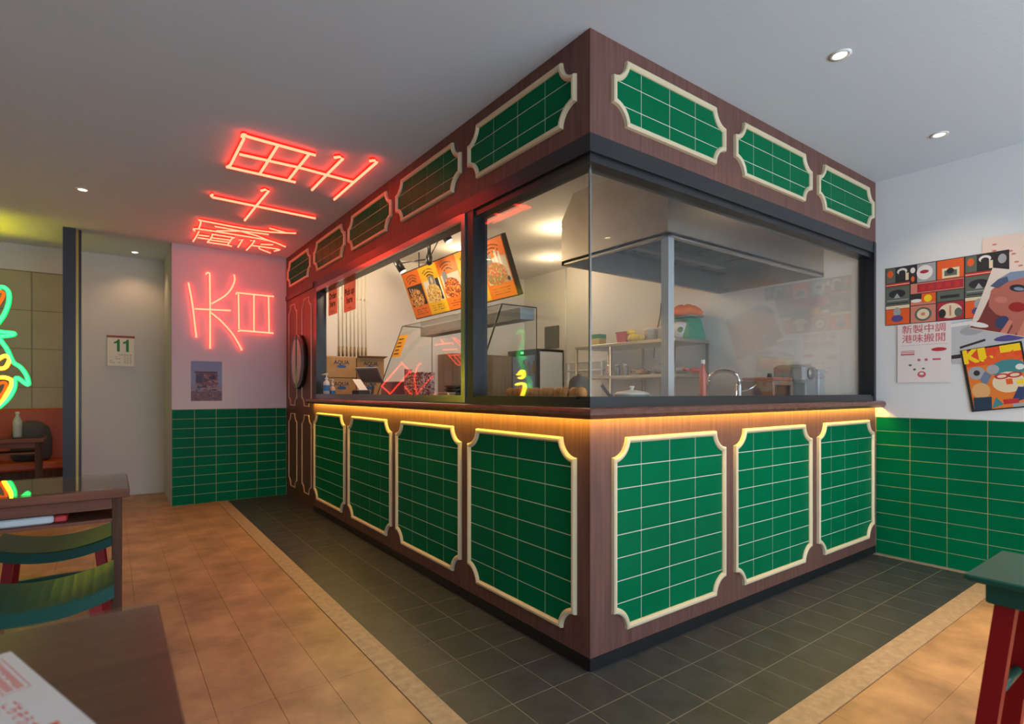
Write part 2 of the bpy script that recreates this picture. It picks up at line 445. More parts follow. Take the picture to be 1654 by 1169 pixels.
# ledge with a rounded nose
ledge_prof = [(0.10, 1.0705), (-0.040, 1.0705), (-0.040, 1.060), (-0.052, 1.060), (-0.058, 1.068), (-0.066, 1.078), (-0.066, 1.092), (-0.060, 1.102), (-0.048, 1.107), (0.10, 1.107)]
lg = MB()
A = [(d, DY + 0.05, z) for d, z in ledge_prof]; B = [(d, d, z) for d, z in ledge_prof]; D_ = [(W - 0.001, d, z) for d, z in ledge_prof]
lg.loops([A, B, D_], True, True)
ledge = tag(lg.obj('counter_ledge', walnut_h), 'polished walnut ledge with a rounded nose along the counter top', 'ledge')
ls = MB(); ls.box(-0.036, -0.028, -0.028, DY, 1.0665, 1.070); ls.box(-0.036, W - 0.02, -0.036, -0.028, 1.0665, 1.070)
tag(ls.obj('led_strip', led), 'warm yellow light strip glowing under the walnut ledge', 'light strip')

# ------------------------------------------------------------------ kiosk windows
ZB, ZR, ZT = 1.107, 1.152, 2.262
JD = 0.10
w1 = thing('window_1', 'black framed sliding service window above the tiled counter', 'window'); w1['kind'] = 'structure'; del w1['category']
f = MB()
f.box(0.0, JD, JD, 3.714, ZB, ZR - 0.012); f.box(0.012, JD - 0.03, JD, 3.714, ZR - 0.012, ZR)
f.box(0.0, JD, JD, 3.714, 2.185, ZT); f.box(0.015, JD, JD, 3.714, 2.15, 2.185)
f.box(0.0, JD, 3.69, 3.762, ZB, ZT)
local(f, 'frame', black, w1)
local(MB().box(0.004, JD, 0.90, 0.972, ZR - 0.02, 2.185), 'mullion', black, w1)
sash = local(MB().box(-0.006, 0.022, 0.972, 1.012, ZB + 0.004, 2.185).box(-0.006, 0.022, 1.012, 3.69, ZB + 0.004, ZR + 0.0).box(-0.004, 0.02, 1.012, 3.69, 2.15, 2.19), 'sliding_sash', alu, w1)
local(MB().box(0.068, 0.074, 0.10, 0.905, ZR, 2.155), 'pane', glass, sash)
local(MB().box(0.045, 0.051, 0.055, 0.91, ZR - 0.005, 2.155), 'pane', glass, w1)
w2 = thing('window_2', 'wide fixed front window with a black frame', 'window'); w2['kind'] = 'structure'; del w2['category']
f = MB()
f.box(0.0, W - 0.001, 0.0, JD, ZB, ZR - 0.012); f.box(0.012, W - 0.001, 0.012, JD - 0.03, ZR - 0.012, ZR)
f.box(0.0, W - 0.001, 0.0, JD, 2.185, ZT); f.box(0.015, W - 0.001, 0.015, JD, 2.15, 2.185)
f.box(W - 0.035, W - 0.001, -0.004, JD, ZB, ZT)
local(f, 'frame', black, w2)
local(MB().box(0.045, W - 0.03, 0.045, 0.051, ZR - 0.005, 2.155), 'pane', glass, w2)
local(MB().box(0.043, 0.052, 0.043, 0.052, ZR, 2.16), 'corner_joint', alu, w2)

# ------------------------------------------------------------------ double doors with the round handle
d1 = thing('door_1', 'dark red walnut double door with thin gold outlines and a round black handle', 'door', (0, 0, 0)); d1['kind'] = 'structure'; del d1['category']
def thin_frame(mb, y0, y1, z0, z1, n=0.10, t=0.012, m=None):
    r = n
    def ol(o_):
        rr = r * 0.85 + o_
        a = math.asin(o_ / rr) if o_ else 0
        w, h = y1 - y0, z1 - z0; nx, nz = rr * 0.95, rr
        arc = [(nx * sin(a + (pi / 2 - 2 * a) * k / 5), nz * cos(a + (pi / 2 - 2 * a) * k / 5)) for k in range(6)]
        p = [(x, z) for x, z in arc] + [(w - x, z) for x, z in reversed(arc)] + [(w - x, h - z) for x, z in arc] + [(x, h - z) for x, z in reversed(arc)]
        return [(y0 + a_, z0 + b_) for a_, b_ in p]
    mb.loops([[(-d, y, z) for y, z in ol(o_)] for o_, d in ((0, 0.0), (0.002, 0.008), (0.010, 0.008), (0.012, 0.0))])
MID = 4.235
for a, b in ((DY + 0.004, MID - 0.0015), (MID + 0.0015, L - 0.001)):
    lf = local(MB().bbox(0, 0.045, a, b, 0.004, 2.205, 0.002), 'door_leaf', door_wood, d1)
    m_ = MB()
    c0 = (a + b) / 2 - 0.165; c1 = c0 + 0.33
    thin_frame(m_, c0, c1, 1.02, 2.138)
    local(m_, 'moulding', mat('gold_moulding', (0.55, 0.42, 0.24), 0.4), lf)
    m_ = MB(); thin_frame(m_, c0, c1, 0.125, 0.938)
    local(m_, 'moulding', MATS['gold_moulding'], lf)
local(MB().bbox(-0.012, 0.05, DY, L - 0.004, 2.208, 2.262, 0.004), 'top_rail', door_wood, d1)
for sgn in (-1, 1):
    pts = [(0, 0.006 * sgn, -0.29)] + [(0, sgn * (0.006 + 0.276 * cos(t)), 0.288 * sin(t)) for t in [(-0.5 + k / 16) * pi for k in range(1, 16)]] + [(0, 0.006 * sgn, 0.29)]
    poly = [(MID + y, 1.492 + z) for _, y, z in pts]
    hb = MB()
    cy_ = sum(p[0] for p in poly) / len(poly); cz_ = 1.492
    hb.loops([[(x, cy_ + (y - cy_) * k, cz_ + (z - cz_) * k2) for y, z in poly] for x, k, k2 in ((0.0, 1, 1), (-0.03, 1, 1), (-0.04, 0.9, 0.96))], True, True)
    hd = local(hb, 'handle', mat('handle_black', (0.008, 0.008, 0.009), 0.15), d1)
    gp = [(-0.030, MID + sgn * (0.035 + 0.13 * cos(t)), 1.492 + 0.235 * sin(t)) for t in [(-0.5 + k / 12) * pi for k in range(13)]]
    gb = MB(); gl = [(p[1], p[2]) for p in gp]
    gb.prism(gl, -0.046, -0.036, 'x')
    local(gb, 'grip_plate', mat('satin_plate', (0.55, 0.52, 0.47), 0.35, metal=0.4), hd)
struct(MB().box(0.0, JD, DY - 0.003, DY + 0.0, 0.0, 2.262).obj('trim_2', door_wood))

# ------------------------------------------------------------------ ceiling downlights
def downlight(loc, label, group, em=lamp_e, energy=26, color=(1, 0.80, 0.55), r=0.031, ss=120, dome=False):
    t = thing('downlight', label, 'downlight', (loc[0], loc[1], loc[2] - 0.0), 0, group)
    ring = MB().lathe([(r + 0.014, -0.0005), (r + 0.014, -0.004), (r, -0.006), (r - 0.004, -0.003), (r - 0.004, -0.0005)], n=24, capb=False, capt=False)
    local(ring, 'trim_ring', white, t)
    local(MB().lathe([(0.0005, -0.0025), (r - 0.003, -0.0025)], n=24, capb=False, capt=False), 'lens', em, t)
    lo = spot('lamp', (0, 0, -0.02), energy, color, R(ss), 0.7, rad=r, parent=t)
    if dome:
        local(MB().lathe([(r, -0.003), (r * 0.95, -0.02), (r * 0.7, -0.032), (0.002, -0.038)], n=20, capb=False), 'globe', em, t)
        pl_ = bpy.data.lights.new('lamp', 'POINT'); pl_.energy = energy; pl_.color = color; pl_.shadow_soft_size = 0.05; lo.data = pl_; lo.location = (0, 0, -0.16)
    return t
GA = 'downlights over the dining area'
downlight((1.06, -0.52, H), 'round ceiling downlight in front of the kiosk beside its corner', GA, energy=16)
downlight((2.38, -0.52, H), 'round ceiling downlight near the wall with the posters', GA, energy=16)
downlight((-1.82, 3.49, H), 'warm ceiling downlight in front of the dark post', GA, energy=26, color=(1, 0.62, 0.30))
downlight((-1.43, 5.45, H), 'warm ceiling downlight in the niche above the calendar', GA, energy=8, color=(1, 0.62, 0.32))
for p, e in (((1.06, -2.0, H), 230), ((2.38, -2.0, H), 190), ((-1.0, -2.8, H), 20)):  # unseen downlights, added to throw warm light on the floor
    downlight(p, 'added round warm ceiling downlight near the shop front opening, out of view', 'added downlights near the shop front', energy=e, color=(1, 0.60, 0.20), ss=85)
downlight((-2.75, 0.6, H), 'added soft white ceiling downlight over the two green stools, out of view', GA, energy=42, color=(1, 0.80, 0.58), ss=150)  # unseen lamp, added to fill the counter's left face
GK = 'kitchen downlights'
downlight((2.42, 2.98, H - 0.012), 'bright downlight in the kitchen ceiling above the fridge', GK, lamp_k, 7, (1, 0.76, 0.47), dome=True)
downlight((1.35, 3.2, H - 0.012), 'added bright downlight in the kitchen ceiling above the wooden cabinet', GK, lamp_k, 5, (1, 0.76, 0.47), dome=True)  # this lamp and the next two are added to brighten the kitchen
downlight((1.75, 2.1, H - 0.012), 'added bright downlight in the kitchen ceiling between hood and menu board', GK, lamp_k, 11, (1, 0.76, 0.47), dome=True)  # added lamp, lifts the kitchen ceiling and upper walls
downlight((2.2, 0.22, H - 0.012), 'added small downlight in the kitchen ceiling above the tap', GK, lamp_k, 8, (1, 0.76, 0.47), ss=176)  # added lamp, lights the front window side of the kitchen
def pendant(x, y, label, e):  # unseen pendants, added to brighten the kitchen from behind the fascia
    t = thing('added_pendant_globe', label, 'lamp', (x, y, H - 0.012), 0, 'added globe pendants hidden behind the fascia')
    local(MB().lathe([(0.03, 0), (0.03, -0.015), (0.004, -0.02)], n=14), 'rose', white, t)
    local(MB().cyl((0, 0, -0.02), (0, 0, -0.19), 0.003, n=6), 'cord', white, t)
    local(MB().ball((0, 0, -0.23), 0.045, 16), 'globe', lamp_k, t)
    pl_ = bpy.data.lights.new('lamp', 'POINT'); pl_.energy = e; pl_.color = (1, 0.76, 0.47); pl_.shadow_soft_size = 0.05
    lo = bpy.data.objects.new('lamp', pl_); C.objects.link(lo); lo.parent = t; lo.location = (0, 0, -0.30)
pendant(0.34, 3.35, 'added white globe pendant hidden behind the fascia above the cardboard boxes', 18)
pendant(0.34, 2.35, 'added white globe pendant hidden behind the fascia above the glass case', 22)

# ------------------------------------------------------------------ neon signs
def smooth(pts, n=4):
    out = []
    for i in range(len(pts) - 1):
        p0 = pts[max(0, i - 1)]; p1 = pts[i]; p2 = pts[i + 1]; p3 = pts[min(len(pts) - 1, i + 2)]
        for k in range(n):
            t = k / n
            out.append(tuple(0.5 * (2 * p1[j] + (p2[j] - p0[j]) * t + (2 * p0[j] - 5 * p1[j] + 4 * p2[j] - p3[j]) * t * t + (3 * p1[j] - p0[j] - 3 * p2[j] + p3[j]) * t ** 3) for j in range(2)))
    return out + [pts[-1]]
def neon(root, strokes, place, r, core, casem, back, curve=()):
    for i, s in enumerate(strokes):
        s = smooth(s) if i in curve else s
        P = [place(*p) for p in s]
        t = MB().tube(P, r, 8).obj('tube', core, root)
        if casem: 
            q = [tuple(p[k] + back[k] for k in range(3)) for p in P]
            MB().tube(q, r * 1.05, 6).obj('housing', casem, root)  # glowing back tube, added as the coloured halo round each stroke
ZW = L - 0.022
def pw(x, y): return onY(250 + x / 2.487, 380 + y / 2.487, ZW)
S = [[(135, 190), (150, 270), (158, 335), (167, 410)],
     [(205, 157), (211, 150), (219, 153), (221, 165), (222, 300), (222, 455)],
     [(318, 158), (321, 180), (308, 213), (285, 240), (255, 260), (228, 275)],
     [(160, 295), (305, 302)],
     [(225, 310), (265, 343), (308, 390), (335, 432), (350, 462)],
     [(326, 238), (329, 230), (345, 232), (478, 246)],
     [(336, 236), (338, 378)],
     [(333, 386), (345, 382), (476, 393)],
     [(398, 240), (398, 386)],
     [(457, 246), (459, 390)]]
ns = thing('neon_sign', 'red neon characters glowing on the white wall above green tiles', 'neon sign', onY(360, 565, L))
neon(ns, S, pw, 0.0085, neon_red, neon_red_halo, (0, 0.012, 0), (0, 1, 2, 4))
ZC = H - 0.024
def pc(x, y): return onZ(270 + x / 4.03, 190 + y / 4.03, ZC)
c = onZ(450, 265, H)
S = [[(487, 124), (492, 112), (510, 113), (540, 128), (965, 245)], [(490, 122), (500, 136), (485, 165), (412, 308), (390, 322)], [(388, 320), (835, 420)],
     [(470, 238), (860, 325), (1215, 420)], [(718, 185), (655, 285), (603, 365)], [(922, 240), (850, 328), (790, 405)],
     [(1088, 260), (1125, 255), (1143, 268), (1035, 375), (943, 470)], [(1318, 282), (1352, 278), (1365, 290), (1215, 420), (1088, 532)]]
ns = thing('neon_sign', 'largest red neon character on the ceiling, a grid with two hooked strokes', 'neon sign', c)
neon(ns, S, pc, 0.0085, neon_red, neon_red_halo, (0, 0, 0.012), (0,))
S = [[(296, 500), (286, 508), (298, 518), (965, 655)], [(612, 475), (640, 468), (660, 478), (575, 580), (505, 668)]]
ns = thing('neon_sign', 'red neon cross character on the ceiling between two denser ones', 'neon sign', onZ(420, 330, H))
neon(ns, S, pc, 0.0085, neon_red, neon_red_halo, (0, 0, 0.012))
def pc2(x, y): return onZ(300 + x / 8.705, 345 + y / 8.705, ZC)
S = [[(200, 90), (240, 100), (800, 205), (1200, 258), (1550, 275)], [(205, 92), (212, 130), (185, 205)], [(125, 240), (160, 212), (700, 295), (1170, 378), (1400, 465)],
     [(410, 178), (760, 242), (1000, 310), (1170, 378)], [(430, 240), (800, 245), (1165, 292)], [(1178, 205), (1410, 268)],
     [(185, 250), (160, 300), (105, 388)], [(180, 300), (330, 318)], [(165, 335), (330, 360)], [(375, 285), (370, 320), (340, 365), (305, 400)],
     [(385, 290), (690, 338)], [(345, 335), (620, 372)], [(340, 368), (600, 402)], [(305, 400), (590, 442), (645, 458)], [(665, 335), (635, 370), (590, 440)],
     [(750, 370), (800, 365), (735, 468)], [(910, 378), (970, 380), (915, 450), (855, 512)], [(930, 445), (1290, 495), (1320, 508), (1245, 525)], [(1055, 430), (1225, 435)], [(1030, 470), (1035, 492), (1190, 552)]]
ns = thing('neon_sign', 'crowded red neon character on the ceiling next to the white wall', 'neon sign', onZ(385, 385, H))
neon(ns, S, pc2, 0.0065, neon_red, neon_red_halo, (0, 0, 0.011), (0, 2))

# green and yellow outline sign on the glass partition
YS = L - 0.03
XM = -2.86
def ps(x, y): return onY(x / 3.0, 440 + y / 3.0, YS)
ns = thing('neon_sign', 'green and yellow neon outline figure hanging beside the dark post', 'neon sign', (XM, YS, 0.9))
GS = [[(-40, 100), (0, 70), (25, 75), (42, 100), (40, 150), (15, 210), (-30, 275), (0, 286), (40, 290), (68, 294), (62, 302), (20, 308), (-8, 310), (8, 335), (35, 375), (55, 420), (70, 440), (100, 460), (128, 500), (138, 542), (120, 536), (85, 510), (72, 520), (68, 560), (40, 610), (-10, 655), (-80, 690)]]
YSs = [[(-40, 440), (0, 415), (20, 404), (38, 408), (45, 425), (30, 455), (10, 465), (-20, 462)], [(-60, 520), (0, 508), (30, 510), (54, 522), (54, 548), (30, 592), (0, 636), (-60, 670)]]
OS = [[(-20, 90), (6, 92), (18, 104), (10, 128), (-10, 160)], [(-30, 560), (5, 535), (30, 538), (20, 575), (-10, 615)]]
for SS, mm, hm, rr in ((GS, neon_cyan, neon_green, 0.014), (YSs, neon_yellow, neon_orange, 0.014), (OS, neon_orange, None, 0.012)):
    for s in SS:
        for mir in (0, 1):  # mirrored half lies out of view, added for its window reflection
            P = [ps(*p) for p in smooth(s, 3)]
            if mir: P = [(2 * XM - p[0], p[1], p[2]) for p in P]
            MB().tube(P, rr, 8).obj('tube', mm, ns)
            if hm: MB().tube([(p[0], p[1] + 0.018, p[2]) for p in P], rr * 1.5, 6).obj('housing', hm, ns)  # glowing back tube stands in for the stroke's halo
for x in (XM - 0.35, XM + 0.35): MB().cyl((x, YS + 0.02, 1.9), (x, YS + 0.02, H), 0.003, n=6).obj('hanging_wire', steel_dark, ns)

# ------------------------------------------------------------------ kitchen
ply = mat('worktop_steel', (0.42, 0.41, 0.38), 0.35, metal=0.8)
wtp = thing('kitchen_worktop', 'steel worktop running behind the service windows', 'worktop', (0.4, 2, 0))
m_ = MB(); m_.bbox(0.115, 0.86, 0.115, KB - 0.01, 1.065, 1.10, 0.004); m_.obj('top', ply, wtp)
MB().box(0.13, 0.80, 0.13, KB - 0.02, 0.002, 1.065).obj('carcass', white, wtp)
swt = thing('sink_worktop', 'lower steel worktop under the front window beside the tap', 'worktop', (1.9, .4, 0))
MB().bbox(0.865, W - 0.02, 0.115, 0.72, 0.965, 1.0, 0.004).obj('top', ply, swt)
MB().box(0.90, W - 0.02, 0.13, 0.68, 0.002, 0.965).obj('carcass', white, swt)

# hood
hood = thing('range_hood', 'large stainless steel range hood hanging over the kitchen', 'hood', (0.98, 0.42, 2.08))
hx0, hx1, hy0, hy1, hz = 0.98, W - 0.014, 0.345, 1.24, 2.08
prof = [(hy0, hz), (hy1, hz), (hy1, 2.385), (1.12, 2.55), (hy0, 2.55)]
hb = MB()
hb.loops([[(x, y, z) for y, z in prof] for x in (hx0, hx1)], False, False)
hb.add([(hx0, y, z) for y, z in prof], [(4, 3, 2, 1, 0)]); hb.add([(hx1, y, z) for y, z in prof], [(0, 1, 2, 3, 4)])
hb.f.pop(0); hb.mi.pop(0); hb.sm.pop(0)      # open underside
hb.obj('canopy', steel, hood)
rim = MB()
rim.box(hx0, hx1, hy0, hy0 + 0.03, hz - 0.01, hz + 0.02); rim.box(hx0, hx1, hy1 - 0.03, hy1, hz - 0.01, hz + 0.02)
rim.box(hx0, hx0 + 0.03, hy0, hy1, hz - 0.01, hz + 0.02); rim.box(hx1 - 0.03, hx1, hy0, hy1, hz - 0.01, hz + 0.02)
rim.obj('rim', steel, hood)
MB().box(hx0 + 0.01, hx1 - 0.01, hy0 + 0.01, hy1 - 0.01, hz + 0.16, hz + 0.17).obj('filter_plate', mat('hood_inside', (0.07, 0.07, 0.068), 0.5, metal=0.5), hood)
for k in range(4):
    xx = 1.15 + k * 0.43
    m_ = MB().box(xx, xx + 0.36, hy0 + 0.15, hy1 - 0.15, hz + 0.14, hz + 0.16)
    for q in range(9): m_.box(xx + 0.02 + q * 0.037, xx + 0.035 + q * 0.037, hy0 + 0.16, hy1 - 0.16, hz + 0.13, hz + 0.14)
    m_.obj('baffle_filter', steel_dark, hood)
MB().box(1.25, 2.3, 0.78, 0.84, hz + 0.06, hz + 0.10).obj('light_bar', steel_dark, hood)
MB().box(0.992, 1.045, 0.350, 0.400, 1.0, hz).obj('support_post', mat('post_grey', (0.36, 0.40, 0.42), 0.4, metal=0.3), hood)
MB().box(1.05, 1.09, 0.72, 0.76, 2.55, H - 0.012).obj('hanger', steel_dark, hood)
MB().box(1.6, 2.0, 0.55, 1.0, 2.55, H - 0.012).obj('duct', steel, hood)

# menu board
mb_o = (1.247, 3.985, 2.02)
UV = ((0, -1, 0), (-0.363, 0, 0.932), (-0.932, 0, -0.363))
def bp_(u, v, w=0.0): return tuple(mb_o[k] + u * UV[0][k] + v * UV[1][k] + w * UV[2][k] for k in range(3))
BW, BH = 1.90, 0.515
menu = thing('menu_board', 'long tilted menu board with orange and yellow dish columns', 'menu board', bp_(BW / 2, BH / 2))
def bq(mb, u0, u1, v0, v1, w0, w1, m=None):
    vs = [bp_(u, v, w) for u in (u0, u1) for v in (v0, v1) for w in (w0, w1)]
    mb.add(vs, [(0, 1, 3, 2), (4, 6, 7, 5), (0, 4, 5, 1), (2, 3, 7, 6), (0, 2, 6, 4), (1, 5, 7, 3)], m)
fm_ = MB(); bq(fm_, -0.012, BW + 0.012, -0.012, BH + 0.012, -0.05, 0.0); fm_.obj('frame', mat('dark_red_frame', (0.03, 0.008, 0.006), 0.4), menu)
mo = mat('menu_orange', (0.85, 0.19, 0.01), 0.5); my = mat('menu_yellow', (0.90, 0.53, 0.015), 0.5); mk = mat('menu_dark', (0.02, 0.016, 0.015), 0.5)
mpale = mat('menu_pale', (0.62, 0.55, 0.42), 0.5); mskin = mat('menu_grey', (0.22, 0.21, 0.20), 0.5); mwht = mat('menu_white', (0.8, 0.78, 0.7), 0.5)
def foodmat(name, cols, scale=70):
    if name in MATS: return MATS[name]
    m = mat(name, cols[0], 0.6); nt = m.node_tree; b = nt.nodes['Principled BSDF']
    geo = nt.nodes.new('ShaderNodeNewGeometry'); vo = nt.nodes.new('ShaderNodeTexVoronoi'); vo.inputs['Scale'].default_value = scale
    cr = nt.nodes.new('ShaderNodeValToRGB'); cr.color_ramp.interpolation = 'CONSTANT'
    while len(cr.color_ramp.elements) < len(cols): cr.color_ramp.elements.new(0.5)
    for i, c_ in enumerate(cols): cr.color_ramp.elements[i].position = i / len(cols); cr.color_ramp.elements[i].color = (*c_, 1)
    sep = nt.nodes.new('ShaderNodeSeparateColor')
    nt.links.new(geo.outputs['Position'], vo.inputs['Vector']); nt.links.new(vo.outputs['Color'], sep.inputs[0]); nt.links.new(sep.outputs[0], cr.inputs['Fac']); nt.links.new(cr.outputs['Color'], b.inputs['Base Color'])
    return m
foods = [foodmat('food_a', [(0.55, 0.16, 0.02), (0.75, 0.42, 0.10), (0.12, 0.03, 0.01), (0.8, 0.62, 0.3)]), foodmat('food_b', [(0.8, 0.55, 0.16), (0.85, 0.72, 0.4), (0.45, 0.18, 0.04), (0.7, 0.5, 0.1)]),
         foodmat('food_c', [(0.65, 0.12, 0.01), (0.35, 0.05, 0.01), (0.8, 0.35, 0.05), (0.12, 0.02, 0.01)]), foodmat('food_d', [(0.7, 0.55, 0.2), (0.4, 0.25, 0.06), (0.8, 0.7, 0.4)]),
         foodmat('food_e', [(0.45, 0.16, 0.04), (0.6, 0.4, 0.2), (0.20, 0.26, 0.07), (0.6, 0.08, 0.03)])]
cw = BW / 5
for k in range(5):
    u0 = k * cw; base = mo if k % 2 == 0 else my
    p = MB(); bq(p, u0, u0 + cw, 0, BH, 0.0, 0.004, base)
    bgm = [mk, mwht, mpale, mwht, mpale][k]
    bq(p, u0 + 0.03, u0 + cw - 0.01, 0.13, 0.36, 0.004, 0.0045, bgm)
    if k == 0:
        for q in range(3): bq(p, u0 + 0.07 + q * 0.05, u0 + 0.085 + q * 0.055, 0.30 - 0.02 * q, 0.34 - 0.01 * q, 0.0045, 0.005, mwht)
    if k == 1: bq(p, u0 + 0.15, u0 + 0.27, 0.24, 0.40, 0.0045, 0.005, mskin)
    if k == 2: bq(p, u0 + 0.06, u0 + 0.15, 0.26, 0.39, 0.0045, 0.005, mskin)
    if k == 3: bq(p, u0 + 0.05, u0 + 0.17, 0.16, 0.36, 0.0045, 0.005, mk)
    if k == 4:
        bq(p, u0 + 0.06, u0 + 0.17, 0.20, 0.40, 0.0045, 0.005, mskin); bq(p, u0 + 0.22, u0 + 0.25, 0.27, 0.42, 0.0045, 0.005, mwht); bq(p, u0 + 0.27, u0 + 0.30, 0.27, 0.40, 0.0045, 0.005, mwht)
    if k in (1, 3): bq(p, u0 + 0.28, u0 + 0.35, 0.14, 0.36, 0.0045, 0.005, mk)
    if k == 1: p.add([bp_(u0 + 0.215 + 0.025 * cos(t), 0.35 + 0.035 * sin(t), 0.0052) for t in [q * pi / 6 for q in range(12)]], [tuple(range(12))], mpale)
    # dish: a ragged heap over a rounded bowl
    n = 34; cxu = u0 + 0.185; hp = []
    for q in range(n):
        t = 2 * pi * q / n; jr = 1 + 0.07 * (random.random() - 0.5)
        hp.append(bp_(cxu + 0.148 * cos(t) * jr, 0.185 + (0.135 if sin(t) > 0 else 0.065) * abs(sin(t)) ** 0.8 * (1 if sin(t) > 0 else -1) * jr, 0.006))
    p.add(hp, [tuple(range(n))], foods[k])
    p.add([bp_(u0 + 0.335 + 0.022 * cos(t), 0.155 + 0.022 * sin(t), 0.0065) for t in [2 * pi * q / 10 for q in range(10)]], [tuple(range(10))], mk)
    # arched title strokes and small print
    for row in range(3):
        for q in range(11):
            t = -0.5 + q / 10; uu = u0 + 0.19 + t * (0.22 - 0.03 * row); vv = 0.475 - row * 0.03 - 0.10 * t * t
            if random.random() < 0.85: bq(p, uu - 0.007, uu + 0.007, vv - 0.007, vv + 0.006, 0.004, 0.005, mk)
    for row in range(3):
        for q in range(16):
            if random.random() < 0.75: bq(p, u0 + 0.07 + q * 0.016, u0 + 0.082 + q * 0.016, 0.085 - row * 0.024, 0.091 - row * 0.024, 0.004, 0.005, mk)
    p.obj('menu_column', None, menu)
for u in (0.35, 1.55):
    q = bp_(u, BH - 0.02, -0.03)
    MB().cyl(q, (q[0], q[1], H - 0.012), 0.006, n=8).obj('hanging_rod', black, menu)

# tripod track light
hub = (0.72, 2.72, 2.38)
tl = thing('spot_cluster', 'black ceiling light with thin arms and cylinder spots aimed at the menu', 'light', (0.72, 2.72, 2.70))
MB().cyl((0.72, 2.72, H - 0.012), hub, 0.017, n=10).obj('stem', black, tl)
MB().lathe([(0.004, -0.06), (0.028, -0.045), (0.03, 0.02), (0.018, 0.05)], hub, 14).obj('hub', black, tl)
for px, py, dy in ((642, 434, 0.36), (715, 384, -0.30)):
    e = onX(px, py, 0.66)
    top = (e[0], e[1], e[2] + 0.06)
    MB().cyl(hub, (top[0], top[1], top[2] - 0.01), 0.006, n=6).obj('arm', black, tl)
    tgt = (1.16, e[1] + (0.1 if dy < 0 else -0.25), 2.25)
    d = [tgt[k] - top[k] for k in range(3)]; ln = sqrt(sum(v * v for v in d)); d = [v / ln for v in d]
    aim = (d[0] * 0.5 , -0.25, -0.8)
    ln = sqrt(sum(v * v for v in aim)); aim = [v / ln for v in aim]
    a0 = tuple(top[k] - 0.06 * aim[k] for k in range(3)); a1 = tuple(top[k] + 0.10 * aim[k] for k in range(3))
    sh = MB().cyl(a0, a1, 0.037, n=16).obj('spot', black, tl)
    a2 = tuple(top[k] + 0.102 * aim[k] for k in range(3)); a3 = tuple(top[k] + 0.104 * aim[k] for k in range(3))
    MB().cyl(a2, a3, 0.030, n=16).obj('lens', lamp_k, sh)
    import mathutils
    q = mathutils.Vector(d).to_track_quat('-Z', 'Y').to_euler()
    l_ = spot('lamp', tuple(top[k] + 0.11 * aim[k] for k in range(3)), 14, (1, 0.85, 0.62), R(80), 0.6, rot=q)
    l_.location = tuple(l_.location[k] - tl.location[k] for k in range(3)); l_.parent = tl

# hanging signs
pink = mat('pink_card', (0.88, 0.42, 0.33), 0.6)
_nt = pink.node_tree; _tr = _nt.nodes.new('ShaderNodeBsdfTranslucent'); _tr.inputs['Color'].default_value = (0.95, 0.45, 0.36, 1); _mx = _nt.nodes.new('ShaderNodeMixShader'); _mx.inputs[0].default_value = 0.55
_nt.links.new(_nt.nodes['Principled BSDF'].outputs[0], _mx.inputs[1]); _nt.links.new(_tr.outputs[0], _mx.inputs[2]); _nt.links.new(_mx.outputs[0], _nt.nodes['Material Output'].inputs['Surface'])
ink = mat('dark_ink', (0.015, 0.008, 0.012), 0.6)
def card(words, yc, zc, w, h, label):
    X = 0.125
    t = thing('hanging_sign', label, 'sign', (X, yc, zc), 0, None)
    s_ = MB(); s_.box(X - 0.002, X + 0.002, yc - w / 2, yc + w / 2, zc - h / 2, zc + h / 2); s_.obj('card', pink, t)
    tx = MB()
    for i, wd in enumerate(words): tx.text(wd, 0.085, (X - 0.003, yc, zc + 0.045 - i * 0.075), (0, -0.95, 0), (0, 0, 1.0), ink, weight=0.0025)
    for q in range(5): tx.box(X - 0.003, X - 0.0025, yc - 0.04 + q * 0.018, yc - 0.03 + q * 0.018, zc - h / 2 + 0.025, zc - h / 2 + 0.032, ink)
    tx.obj('lettering', None, t)
    for sgn in (-1, 1):
        pts = [(X, yc + sgn * w * 0.4, zc + h / 2 + k * (H - 0.012 - zc - h / 2) / 8) for k in range(9)]
        MB().tube(pts, 0.003, 5).obj('chain', steel_dark, t)
card(['Order', 'here'], 3.57, 2.06, 0.25, 0.27, 'pink hanging card reading Order here')
card(['Pick up', 'here'], 3.12, 2.035, 0.29, 0.26, 'pink hanging card reading Pick up here')

# pipes on the kitchen wall
pg = mat('cream_pipe', (0.80, 0.73, 0.58), 0.5)
for k in range(8):
    x = 0.36 + k * 0.043
    t = thing('drink_pipe', 'slim cream pipe running down the kitchen wall to a small tap', 'pipe', (x, KB - 0.02, 1.62), 0, 'row of cream pipes on the kitchen wall')
    MB().cyl((x, KB - 0.02, 1.60), (x, KB - 0.02, H - 0.02), 0.008, n=8).obj('pipe', pg, t)
    MB().box(x - 0.012, x + 0.012, KB - 0.032, KB - 0.001, 2.18, 2.20).obj('clip', pg, t)
    MB().lathe([(0.010, -0.05), (0.012, 0.0), (0.010, 0.06)], (x, KB - 0.02, 1.60), 10).obj('valve', mat('brass_valve', (0.30, 0.20, 0.08), 0.4, metal=0.6), t)

